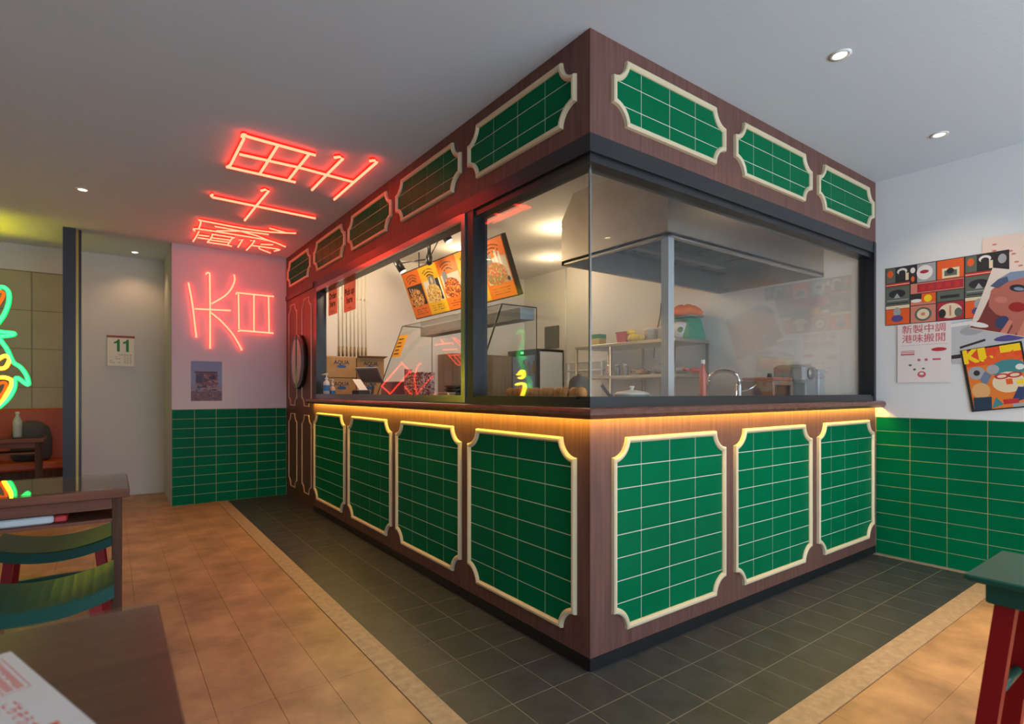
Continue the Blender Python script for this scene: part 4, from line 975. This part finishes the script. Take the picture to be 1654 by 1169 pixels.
# ------------------------------------------------------------------ posters on the right wall (u runs towards -y, v up)
def poster(name, label, u0, v0, w, h, ang, base, depth=0.0006, off=0.0015):
    t = thing(name, label, 'poster', (W - off, -u0, v0), 0, None, rot=(0, 0, 0))
    ca, sa = cos(ang), sin(ang)
    def pl(u, v, d): return (-(depth + d), -(u * ca - v * sa), u * sa + v * ca)
    mb = MB(); vs = [pl(u, v, d) for u in (0, w) for v in (0, h) for d in (-depth, 0)]
    mb.add(vs, [(0, 1, 3, 2), (4, 6, 7, 5), (0, 4, 5, 1), (2, 3, 7, 6), (0, 2, 6, 4), (1, 5, 7, 3)])
    local(mb, 'sheet', base, t)
    class PR:
        def __init__(s): s.mb = MB(); s.d = 0.0003
        def rect(s, a, b, c, d_, m): s.d += 0.00001; s.mb.quad(pl(a, c, s.d), pl(b, c, s.d), pl(b, d_, s.d), pl(a, d_, s.d), m); return s
        def poly(s, pts, m): s.d += 0.00001; s.mb.add([pl(u, v, s.d) for u, v in pts], [tuple(range(len(pts)))], m); return s
        def disc(s, u, v, ru, rv, m, n=20): return s.poly([(u + ru * cos(2 * pi * k / n), v + rv * sin(2 * pi * k / n)) for k in range(n)], m)
        def text(s, body, size, u, v, m, weight=0.0, align='CENTER'):
            s.d += 0.00001; o_ = pl(u, v, s.d); s.mb.text(body, size, o_, (0, -ca, sa), (0, sa, ca), m, align, weight); return s
        def done(s): return local(s.mb, 'print', None, t)
    return PR()
def pm(n, r, g_, b): return mat('print_' + n, s2l((r, g_, b)), 0.6)
p_or, p_rd, p_bk, p_gr, p_cr, p_pk = pm('orange', 225, 90, 35), pm('red', 190, 45, 45), pm('black', 42, 38, 42), pm('greygreen', 92, 98, 88), pm('cream', 226, 205, 170), pm('salmon', 205, 125, 105)
p_wh, p_yl, p_bl, p_tl, p_sk, p_dk = pm('white', 225, 220, 215), pm('yellow', 245, 205, 20), pm('blue', 70, 100, 150), pm('teal', 60, 130, 135), pm('skin', 178, 100, 85), pm('skin_dark', 120, 50, 45)
p_gy, p_hb, p_mr, p_pp = pm('grey', 160, 160, 162), pm('hatblue', 125, 140, 165), pm('maroon', 165, 40, 55), pm('purple', 80, 70, 130)
P = poster('poster', 'pale pink sheet with red marks behind the portrait poster', 0.585, 1.89, 0.42, 0.265, -0.03, mat('pink_sheet', s2l((232, 205, 190)), 0.7))
for k in range(14): P.disc(0.04 + 0.36 * random.random(), 0.03 + 0.2 * random.random(), 0.012, 0.006, p_pk, 8)
P.done()
P = poster('poster', 'collage poster of orange black and grey label squares', 0.063, 1.648, 0.655, 0.41, 0.0, p_bk, off=0.003)
cwid = 0.147
for c_ in range(4):
    u = c_ * cwid
    if c_ in (0, 3):
        P.rect(u + 0.004, u + 0.06, 0.30, 0.405, p_gr); P.disc(u + 0.03, 0.365, 0.018, 0.026, p_or); P.rect(u + 0.062, u + 0.142, 0.30, 0.405, p_bk); P.disc(u + 0.10, 0.375, 0.03, 0.022, p_wh); P.disc(u + 0.10, 0.365, 0.02, 0.018, p_bk); P.rect(u + 0.12, u + 0.138, 0.31, 0.36, p_cr)
        P.rect(u + 0.003, u + 0.143, 0.275, 0.297, p_rd); P.rect(u + 0.003, u + 0.143, 0.283, 0.287, p_cr)
        P.rect(u + 0.003, u + 0.143, 0.14, 0.272, p_gr); P.disc(u + 0.07, 0.22, 0.05, 0.03, p_bk); P.poly([(u + 0.05, 0.19), (u + 0.09, 0.19), (u + 0.07, 0.225)], p_gy); P.rect(u + 0.01, u + 0.136, 0.15, 0.158, p_bk); P.rect(u + 0.01, u + 0.136, 0.172, 0.178, p_gy)
        P.rect(u + 0.003, u + 0.143, 0.115, 0.137, p_cr); P.rect(u + 0.003, u + 0.143, 0.004, 0.112, p_or); P.disc(u + 0.07, 0.09, 0.022, 0.035, p_gy); P.disc(u + 0.07, 0.045, 0.035, 0.025, p_pp)
    else:
        if c_ == 1:
            P.rect(u + 0.003, u + 0.143, 0.28, 0.405, p_gy); P.rect(u + 0.003, u + 0.04, 0.28, 0.405, p_bk); P.disc(u + 0.082, 0.345, 0.045, 0.05, p_wh); P.disc(u + 0.08, 0.35, 0.025, 0.012, p_mr); P.disc(u + 0.015, 0.37, 0.014, 0.02, p_wh); P.disc(u + 0.015, 0.31, 0.01, 0.02, p_or)
            P.rect(u + 0.003, u + 0.143, 0.125, 0.20, p_pk); P.rect(u + 0.003, u + 0.07, 0.165, 0.20, p_bk); P.rect(u + 0.065, u + 0.143, 0.14, 0.20, p_or); P.disc(u + 0.10, 0.165, 0.022, 0.025, p_yl); P.disc(u + 0.035, 0.155, 0.03, 0.012, p_wh)
            P.rect(u + 0.003, u + 0.143, 0.004, 0.12, p_pk); P.disc(u + 0.073, 0.06, 0.048, 0.048, p_gr); P.disc(u + 0.073, 0.06, 0.035, 0.035, p_cr); P.disc(u + 0.073, 0.06, 0.012, 0.012, p_pk)
        else:
            P.rect(u + 0.003, u + 0.143, 0.28, 0.405, p_or); P.rect(u + 0.03, u + 0.12, 0.285, 0.35, p_cr); P.rect(u + 0.042, u + 0.108, 0.298, 0.335, p_gr); P.disc(u + 0.073, 0.33, 0.02, 0.02, p_bk)
            P.rect(u + 0.003, u + 0.143, 0.13, 0.20, p_gr); P.rect(u + 0.02, u + 0.12, 0.15, 0.17, p_bk)
            P.rect(u + 0.003, u + 0.143, 0.004, 0.125, p_mr); P.disc(u + 0.073, 0.065, 0.06, 0.05, p_cr); P.disc(u + 0.03, 0.05, 0.02, 0.03, p_bk); P.disc(u + 0.115, 0.05, 0.02, 0.03, p_gr); P.rect(u + 0.068, u + 0.078, 0.03, 0.10, p_pk)
P.rect(cwid + 0.003, 3 * cwid - 0.004, 0.205, 0.275, p_pk); P.rect(cwid + 0.04, 3 * cwid - 0.006, 0.212, 0.268, p_mr)
for k in range(5): P.rect(cwid + 0.055 + k * 0.046, cwid + 0.085 + k * 0.046, 0.222, 0.258, p_rd)
P.rect(4 * cwid + 0.002, 0.653, 0.30, 0.405, p_bk); P.disc(4 * cwid + 0.035, 0.36, 0.02, 0.03, p_gy)
P.done()
P = poster('poster', 'grey and white photo sheet between the leaflet and the comic cover', 0.44, 1.36, 0.40, 0.27, 0.10, mat('grey_photo', s2l((185, 184, 186)), 0.6), off=0.0045)
P.disc(0.12, 0.20, 0.06, 0.03, p_gy); P.poly([(0.05, 0.09), (0.18, 0.12), (0.18, 0.135), (0.05, 0.105)], p_bk); P.rect(0.0, 0.05, 0.03, 0.055, p_bk); P.disc(0.30, 0.12, 0.08, 0.02, p_pp); P.rect(0.01, 0.39, 0.24, 0.262, p_wh)
P.done()
P = poster('poster', 'tilted portrait poster of a face with a blue cap and red lips', 0.527, 1.587, 0.46, 0.388, -0.30, mat('portrait_cream', s2l((222, 205, 192)), 0.6), off=0.006)
P.poly([(0.0, 0.004), (0.46, 0.004), (0.46, 0.34), (0.25, 0.36), (0.16, 0.352), (0.10, 0.32), (0.05, 0.28), (0.035, 0.25), (0.045, 0.16), (0.03, 0.06)], p_sk)
P.poly([(0.0, 0.004), (0.24, 0.004), (0.17, 0.093), (0.10, 0.111), (0.055, 0.15), (0.04, 0.20), (0.032, 0.06)], p_dk)
P.poly([(0.022, 0.275), (0.047, 0.322), (0.091, 0.372), (0.149, 0.388), (0.46, 0.388), (0.46, 0.33), (0.24, 0.355), (0.162, 0.348), (0.10, 0.315), (0.063, 0.268)], p_hb)
P.poly([(0.022, 0.275), (0.047, 0.322), (0.085, 0.345), (0.10, 0.315), (0.063, 0.268)], pm('capdark', 72, 84, 112))
P.disc(0.155, 0.282, 0.040, 0.022, p_bk); P.disc(0.160, 0.278, 0.024, 0.010, p_hb); P.disc(0.185, 0.170, 0.040, 0.030, pm('lips', 150, 28, 30)); P.disc(0.10, 0.20, 0.03, 0.02, pm('cheek', 196, 118, 98)); P.disc(0.145, 0.068, 0.032, 0.040, pm('glove', 52, 62, 98))
for k in range(4): P.poly([(0.155 + k * 0.04, 0.004), (0.187 + k * 0.04, 0.004), (0.192 + k * 0.035, 0.08 + 0.02 * k), (0.172 + k * 0.035, 0.09 + 0.02 * k)], p_pk if k % 2 == 0 else p_sk)
P.disc(0.04, 0.03, 0.05, 0.016, p_wh)
P.done()
P = poster('poster', 'white leaflet with red characters and a red oval under the collage', 0.136, 1.238, 0.30, 0.408, 0.0, mat('leaflet_white', s2l((226, 214, 210)), 0.6), off=0.0065)
lr = pm('leaflet_red', 196, 92, 100)
P.text('新製中調', 0.062, 0.15, 0.365, lr, 0.0005); P.text('港味搬閒', 0.062, 0.15, 0.300, lr, 0.0005)
P.disc(0.235, 0.222, 0.042, 0.013, p_rd); P.rect(0.02, 0.10, 0.19, 0.20, lr); P.rect(0.02, 0.10, 0.206, 0.211, lr); P.rect(0.02, 0.10, 0.217, 0.221, lr); P.rect(0.02, 0.28, 0.258, 0.2595, lr)
P.disc(0.125, 0.155, 0.010, 0.009, lr, 10); P.disc(0.165, 0.155, 0.010, 0.009, lr, 10); P.rect(0.20, 0.245, 0.15, 0.162, lr); P.disc(0.075, 0.12, 0.010, 0.008, p_gr, 8); P.disc(0.10, 0.09, 0.009, 0.008, p_gr, 8); P.disc(0.15, 0.095, 0.009, 0.006, p_gr, 8); P.disc(0.14, 0.055, 0.024, 0.022, lr); P.disc(0.14, 0.06, 0.012, 0.009, p_wh, 10)
P.done()
P = poster('poster', 'comic cover with bold yellow lettering and black border', 0.541, 1.042, 0.295, 0.405, 0.145, pm('cover_black', 22, 22, 26), off=0.008)
P.rect(0.015, 0.285, 0.008, 0.395, pm('cover_orange', 222, 120, 40))
P.rect(0.015, 0.285, 0.29, 0.395, pm('cover_red', 225, 75, 35)); P.rect(0.19, 0.285, 0.35, 0.395, p_yl)
P.text('KI', 0.115, 0.058, 0.352, p_yl, 0.006); P.text('L', 0.10, 0.125, 0.36, p_yl, 0.004)
P.poly([(0.10, 0.30), (0.13, 0.35), (0.15, 0.32), (0.18, 0.37), (0.20, 0.325), (0.25, 0.36), (0.25, 0.32), (0.285, 0.32), (0.26, 0.29), (0.15, 0.27)], p_or)
P.disc(0.21, 0.25, 0.085, 0.055, p_tl); P.disc(0.14, 0.255, 0.03, 0.03, p_gy); P.disc(0.265, 0.25, 0.02, 0.018, p_wh)
P.disc(0.20, 0.165, 0.075, 0.065, p_cr); P.disc(0.175, 0.205, 0.035, 0.018, p_rd); P.disc(0.235, 0.205, 0.035, 0.018, p_rd); P.disc(0.175, 0.205, 0.022, 0.010, p_cr); P.disc(0.235, 0.205, 0.022, 0.010, p_cr); P.rect(0.19, 0.22, 0.15, 0.185, p_or)
P.disc(0.06, 0.245, 0.042, 0.042, p_gy); P.disc(0.06, 0.245, 0.016, 0.018, p_bk); P.poly([(0.09, 0.15), (0.13, 0.22), (0.10, 0.25), (0.07, 0.20)], pm('gun', 105, 120, 145))
P.disc(0.065, 0.13, 0.045, 0.05, pm('fist', 220, 165, 105)); P.poly([(0.015, 0.008), (0.10, 0.008), (0.11, 0.085), (0.02, 0.09)], pm('sleeve', 30, 55, 75)); P.poly([(0.10, 0.01), (0.13, 0.08), (0.16, 0.03)], p_tl)
P.poly([(0.19, 0.03), (0.285, 0.06), (0.285, 0.12), (0.24, 0.13)], pm('navy', 45, 60, 100)); P.rect(0.16, 0.23, 0.03, 0.06, p_rd); P.rect(0.24, 0.285, 0.145, 0.17, p_yl); P.rect(0.20, 0.285, 0.008, 0.03, p_gy)
P.done()

# poster and calendar on walls facing -y
t = thing('poster', 'small poster of a stacked tower block under a blue sky', 'poster', (-0.963, L - 0.001, 1.077), 0)
mb = MB(); mb.box(0, 0.295, -0.001, 0, 0, 0.42); local(mb, 'sheet', pm('sky', 120, 140, 170), t)
pr_ = MB(); yy = [-0.0012]
def rc(a, b, c_, d_, m): yy[0] -= 0.00002; pr_.quad((a, yy[0], c_), (b, yy[0], c_), (b, yy[0], d_), (a, yy[0], d_), m)
rc(0.045, 0.25, 0.09, 0.30, pm('block', 98, 84, 98)); rc(0, 0.295, 0, 0.10, pm('ground', 110, 92, 98)); rc(0, 0.295, 0.10, 0.17, pm('haze', 128, 128, 146))
cs_ = [pm('b1', 90, 70, 84), pm('b2', 125, 84, 84), pm('b3', 70, 78, 100), pm('b4', 150, 118, 112), pm('b5', 60, 52, 66)]
for k in range(90):
    a = 0.04 + random.random() * 0.19; c_ = 0.10 + random.random() * 0.19
    rc(a, a + 0.012 + 0.035 * random.random(), c_, c_ + 0.008 + 0.016 * random.random(), random.choice(cs_))
for k in range(40):
    a = random.random() * 0.27; c_ = random.random() * 0.11; rc(a, a + 0.015, c_, c_ + 0.01, random.choice(cs_))
rc(0.035, 0.25, 0.295, 0.312, cs_[0]); rc(0.05, 0.11, 0.19, 0.28, cs_[2]); rc(0.15, 0.23, 0.17, 0.19, cs_[1])
local(pr_, 'print', None, t)
t = thing('wall_calendar', 'tear-off wall calendar showing a green 11 in the niche', 'calendar', (-1.68, NB - 0.002, 1.46), 0)
local(MB().bbox(0, 0.253, -0.028, 0, 0, 0.335, 0.002), 'pad', mat('calendar_paper', s2l((232, 222, 200)), 0.7), t)
local(MB().bbox(-0.003, 0.256, -0.031, 0, 0.318, 0.342, 0.002), 'header_bar', pm('header', 150, 75, 60), t)
pr_ = MB(); g11 = pm('green_ink', 25, 115, 50)
for ox in (0.068, 0.152):
    pr_.add([(ox + a, -0.0290, 0.162 + b) for a, b in ((0.022, 0), (0.048, 0), (0.048, 0.138), (0.030, 0.138), (0.018, 0.118), (-0.006, 0.108), (-0.006, 0.088), (0.022, 0.096))], [tuple(range(8))], g11)
for r_ in range(5):
    for q in range(8):
        if random.random() < 0.8: pr_.quad(*[(0.025 + q * 0.026 + a, -0.0285, 0.125 - r_ * 0.022 + b) for a, b in ((0, 0), (0.018, 0), (0.018, 0.006), (0, 0.006))], g11 if r_ == 0 else pm('olive_ink', 140, 128, 90))
local(pr_, 'print', None, t)

# ------------------------------------------------------------------ tables and stools
tb = wood('table_wood', (0.16, 0.058, 0.036), 0.6, 'x', spec=0.2); tbd = wood('table_dark', (0.075, 0.033, 0.018), 0.6, 'z', spec=0.15)
tglass = glassmat('table_glass', (0.90, 0.94, 0.92), 1.62)
tglass_dull = glassmat('table_glass_dull', (0.90, 0.93, 0.90), 1.42, 0.24)
def table(x0, x1, y0, y1, label, shelf=True, tg=None):
    t = thing('dining_table', label, 'table', ((x0 + x1) / 2, (y0 + y1) / 2, 0), 0, 'dark wood tables with glass tops')
    MB().bbox(x0, x1, y0, y1, 0.705, 0.742, 0.003).obj('tabletop', tb, t)
    MB().bbox(x0 + 0.004, x1 - 0.004, y0 + 0.004, y1 - 0.004, 0.7425, 0.750, 0.001).obj('glass_sheet', tg or tglass, t)
    ap = MB(); ap.box(x0 + 0.03, x1 - 0.03, y0 + 0.03, y0 + 0.05, 0.655, 0.705); ap.box(x0 + 0.03, x1 - 0.03, y1 - 0.05, y1 - 0.03, 0.655, 0.705); ap.box(x1 - 0.05, x1 - 0.03, y0 + 0.05, y1 - 0.05, 0.655, 0.705); ap.box(x0 + 0.03, x0 + 0.05, y0 + 0.05, y1 - 0.05, 0.655, 0.705)
    ap.obj('apron', tb, t)
    for x in (x0 + 0.028, x1 - 0.066):
        for y in (y0 + 0.028, y1 - 0.066): MB().bbox(x, x + 0.038, y, y + 0.038, 0.0015, 0.705, 0.003).obj('leg', tbd, t)
    if shelf:
        sh = MB(); sh.box(x0 + 0.05, x1 - 0.05, y0 + 0.03, y1 - 0.03, 0.598, 0.612); sh.obj('undershelf', tb, t)
    return t
table(-2.78, -1.576, 1.28, 1.82, 'dark wood table with a glass top over two green stools')
table(-2.78, -1.565, -1.02, -0.325, 'dark glossy table carrying the white paper menu', tg=tglass_dull)
t = thing('tissue_pack', 'white and red tissue pack on the shelf under the table', 'tissue pack', (-1.98, 1.42, 0.612))
MB().bbox(-2.14, -1.845, 1.34, 1.50, 0.6125, 0.645, 0.006).obj('pack', mat('pack_white', (0.60, 0.62, 0.64), 0.5), t)
MB().bbox(-1.845, -1.80, 1.345, 1.495, 0.6125, 0.642, 0.006).obj('end_band', mat('pack_red', (0.55, 0.03, 0.03), 0.5), t)
# paper menu
pa = (-1.778, -0.448); d1_ = (0.348, -0.9375); d2_ = (-0.9375, -0.348)
t = thing('paper_menu', 'white paper menu with red boxes lying on the glossy table', 'menu', (pa[0], pa[1], 0.7505))
def pp(a, b, z=0.0): return (pa[0] + a * d1_[0] + b * d2_[0], pa[1] + a * d1_[1] + b * d2_[1], 0.7506 + z)
m_ = MB(); m_.add([pp(a, b, z) for a in (0, 0.42) for b in (0, 0.30) for z in (0, 0.0012)], [(0, 1, 3, 2), (4, 6, 7, 5), (0, 4, 5, 1), (2, 3, 7, 6), (0, 2, 6, 4), (1, 5, 7, 3)]); m_.obj('sheet', mat('menu_paper', (0.60, 0.60, 0.58), 0.7), t)
rd = pm('menu_red', 205, 70, 55); pr_ = MB()
def pq(a0, a1, b0, b1): pr_.quad(pp(a0, b0, 0.0014), pp(a1, b0, 0.0014), pp(a1, b1, 0.0014), pp(a0, b1, 0.0014), rd)
pq(0.02, 0.158, 0.016, 0.0172); pq(0.02, 0.158, 0.046, 0.0472); pq(0.157, 0.1585, 0.016, 0.080); pq(0.02, 0.158, 0.079, 0.0802)
for k in range(12):
    for q in range(2): pq(0.028 + k * 0.0105, 0.034 + k * 0.0105, 0.022 + q * 0.012, 0.029 + q * 0.012 + 0.003 * random.random())
    if k % 2: pq(0.028 + k * 0.0105, 0.036 + k * 0.0105, 0.052, 0.072)
ux_ = (d1_[0], d1_[1], 0); uz_ = (-d2_[0], -d2_[1], 0)
pr_.text('ごちそうさま', 0.020, pp(0.245, 0.050, 0.0014), ux_, uz_, rd, weight=0.0003)
for k in range(6): pq(0.29 + k * 0.018, 0.30 + k * 0.018, 0.025, 0.035)
pr_.obj('print', None, t)

sgreen = mat('stool_green', (0.002, 0.060, 0.045), 0.30, spec=0.4); sred = mat('stool_red', (0.20, 0.002, 0.004), 0.45, spec=0.25)
def saddle(xc, yc, label, w=0.46, d=0.38, z=0.45):
    t = thing('saddle_stool', label, 'stool', (xc, yc, 0), 0, 'green saddle stools at the table')
    ls_ = []; n = 14
    for k in range(n + 1):
        u = -1 + 2 * k / n; x = u * w / 2; zz = z - 0.045 * (1 - u * u)
        ls_.append([(xc + x, yc - d / 2, zz - 0.006), (xc + x, yc - d / 2 + 0.01, zz), (xc + x, yc + d / 2 - 0.01, zz), (xc + x, yc + d / 2, zz - 0.006), (xc + x, yc + d / 2, zz - 0.05), (xc + x, yc - d / 2, zz - 0.05)])
    MB().loops(ls_, True, True).obj('seat', sgreen, t)
    for sx in (-1, 1):
        for sy in (-1, 1):
            tx, ty = xc + sx * (w / 2 - 0.06), yc + sy * (d / 2 - 0.05); bx, by = tx + sx * 0.04, ty + sy * 0.035; h2 = 0.019
            m_ = MB(); m_.loops([[(x - h2, y - h2, zz), (x + h2, y - h2, zz), (x + h2, y + h2, zz), (x - h2, y + h2, zz)] for x, y, zz in ((bx, by, 0.0015), (tx, ty, z - 0.055))], True, True); m_.obj('leg', sred, t)
    for sy in (-1, 1):
        m_ = MB(); m_.box(xc - w / 2 + 0.05, xc + w / 2 - 0.05, yc + sy * (d / 2 - 0.03) - 0.012, yc + sy * (d / 2 - 0.03) + 0.012, 0.17, 0.20); m_.obj('stretcher', sgreen, t)
    return t
saddle(-1.865, 1.045, 'green saddle stool with red legs in front of the glass-topped table')
saddle(-1.865, 1.90, 'green saddle stool with red legs tucked behind the glass-topped table')
# tall square stool on the right
t = thing('bar_stool', 'tall square stool with a green seat and red legs by the counter', 'stool', (0.44, -1.33, 0))
MB().bbox(0.248, 0.625, -1.52, -1.15, 0.662, 0.680, 0.004).obj('seat', sgreen, t)
MB().bbox(0.285, 0.588, -1.483, -1.187, 0.605, 0.661, 0.003).obj('apron', sgreen, t)
for sx in (-1, 1):
    for sy in (-1, 1):
        tx, ty = 0.4365 + sx * 0.115, -1.335 + sy * 0.112; bx, by = tx + sx * 0.06, ty + sy * 0.06; h2 = 0.021
        m_ = MB(); m_.loops([[(x - h2, y - h2, zz), (x + h2, y - h2, zz), (x + h2, y + h2, zz), (x - h2, y + h2, zz)] for x, y, zz in ((bx, by, 0.0015), (tx, ty, 0.604))], True, True); m_.obj('leg', sred, t)
for s_ in (-1, 1):
    MB().tube([(0.4365 - 0.135, -1.335 + s_ * 0.135, 0.40 - 0.05), (0.4365 + 0.135, -1.335 + s_ * 0.135, 0.40 - 0.05)], 0.012, 8).obj('stretcher', sgreen, t)
    MB().tube([(0.4365 + s_ * 0.142, -1.335 - 0.142, 0.27), (0.4365 + s_ * 0.142, -1.335 + 0.142, 0.27)], 0.012, 8).obj('stretcher', sgreen, t)

# ------------------------------------------------------------------ side room behind the partition
bq_ = thing('banquette', 'orange upholstered banquette along the beige tiled wall', 'banquette', (-3.0, 5.55, 0))
om = mat('orange_vinyl', (0.42, 0.07, 0.015), 0.45)
MB().bbox(-3.95, -2.02, 5.28, 5.72, 0.002, 0.40, 0.01).obj('base', tbd, bq_)
for k in range(3): MB().bbox(-3.95 + k * 0.643, -3.95 + (k + 1) * 0.643 - 0.004, 5.27, 5.64, 0.40, 0.48, 0.02).obj('seat_cushion', om, bq_)
for k in range(3): MB().bbox(-3.95 + k * 0.643, -3.95 + (k + 1) * 0.643 - 0.004, 5.645, 5.735, 0.40, 1.0, 0.02).obj('back_cushion', om, bq_)
table(-3.3, -2.16, 4.90, 5.22, 'narrow dark table in front of the orange banquette')
bl_ = thing('water_bottle', 'clear plastic bottle on the narrow table by the banquette', 'bottle', (-2.36, 5.05, 0.75))
MB().lathe([(0.030, 0), (0.034, 0.006), (0.034, 0.11), (0.036, 0.12), (0.034, 0.15), (0.014, 0.20), (0.013, 0.215)], (-2.36, 5.05, 0.7505), 18).obj('bottle', mat('pet_bottle', (0.42, 0.44, 0.36), 0.15), bl_)
MB().lathe([(0.015, 0.215), (0.015, 0.235)], (-2.36, 5.05, 0.7505), 12).obj('cap', white, bl_)
bg = thing('rucksack', 'dark grey rucksack leaning on the orange banquette', 'bag', (-2.30, 5.50, 0.48))
mb = MB(); mb.loops([[(-2.30 + r_ * cos(a_) * 1.0, 5.50 + 0.10 * r_ / 0.16 * sin(a_), 0.485 + z) for a_ in [2 * pi * q / 20 for q in range(20)]] for r_, z in ((0.14, 0), (0.16, 0.04), (0.165, 0.22), (0.14, 0.33), (0.08, 0.38), (0.02, 0.395))], True, True, None, True, True); mb.obj('sack', mat('rucksack_grey', (0.05, 0.055, 0.06), 0.8), bg)
MB().bbox(-2.40, -2.20, 5.385, 5.41, 0.53, 0.68, 0.01).obj('pocket', mat('rucksack_pocket', (0.07, 0.075, 0.08), 0.8), bg)

# unseen neon tube and trough, added to wash the side-room ceiling yellow
nt2 = thing('added_neon_trough', 'unseen yellow neon tube in a black trough, added to wash the ceiling beside the post', 'light', (-3.4, 4.95, 2.32))
tr_ = MB(); tr_.box(-4.2, -2.55, 4.90, 5.0, 2.32, 2.326); tr_.box(-4.2, -2.55, 4.90, 4.905, 2.326, 2.38); tr_.box(-4.2, -2.55, 4.995, 5.0, 2.326, 2.38); tr_.obj('trough', black, nt2)
MB().tube([(-4.18, 4.95, 2.345), (-2.57, 4.95, 2.345)], 0.012, 8).obj('tube', emis('yellow_trough_neon', (1.0, 0.78, 0.0), 110.0), nt2)
for x in (-4.0, -2.8): MB().cyl((x, 4.9025, 2.38), (x, 4.9025, H), 0.003, n=6).obj('hanging_wire', steel_dark, nt2)
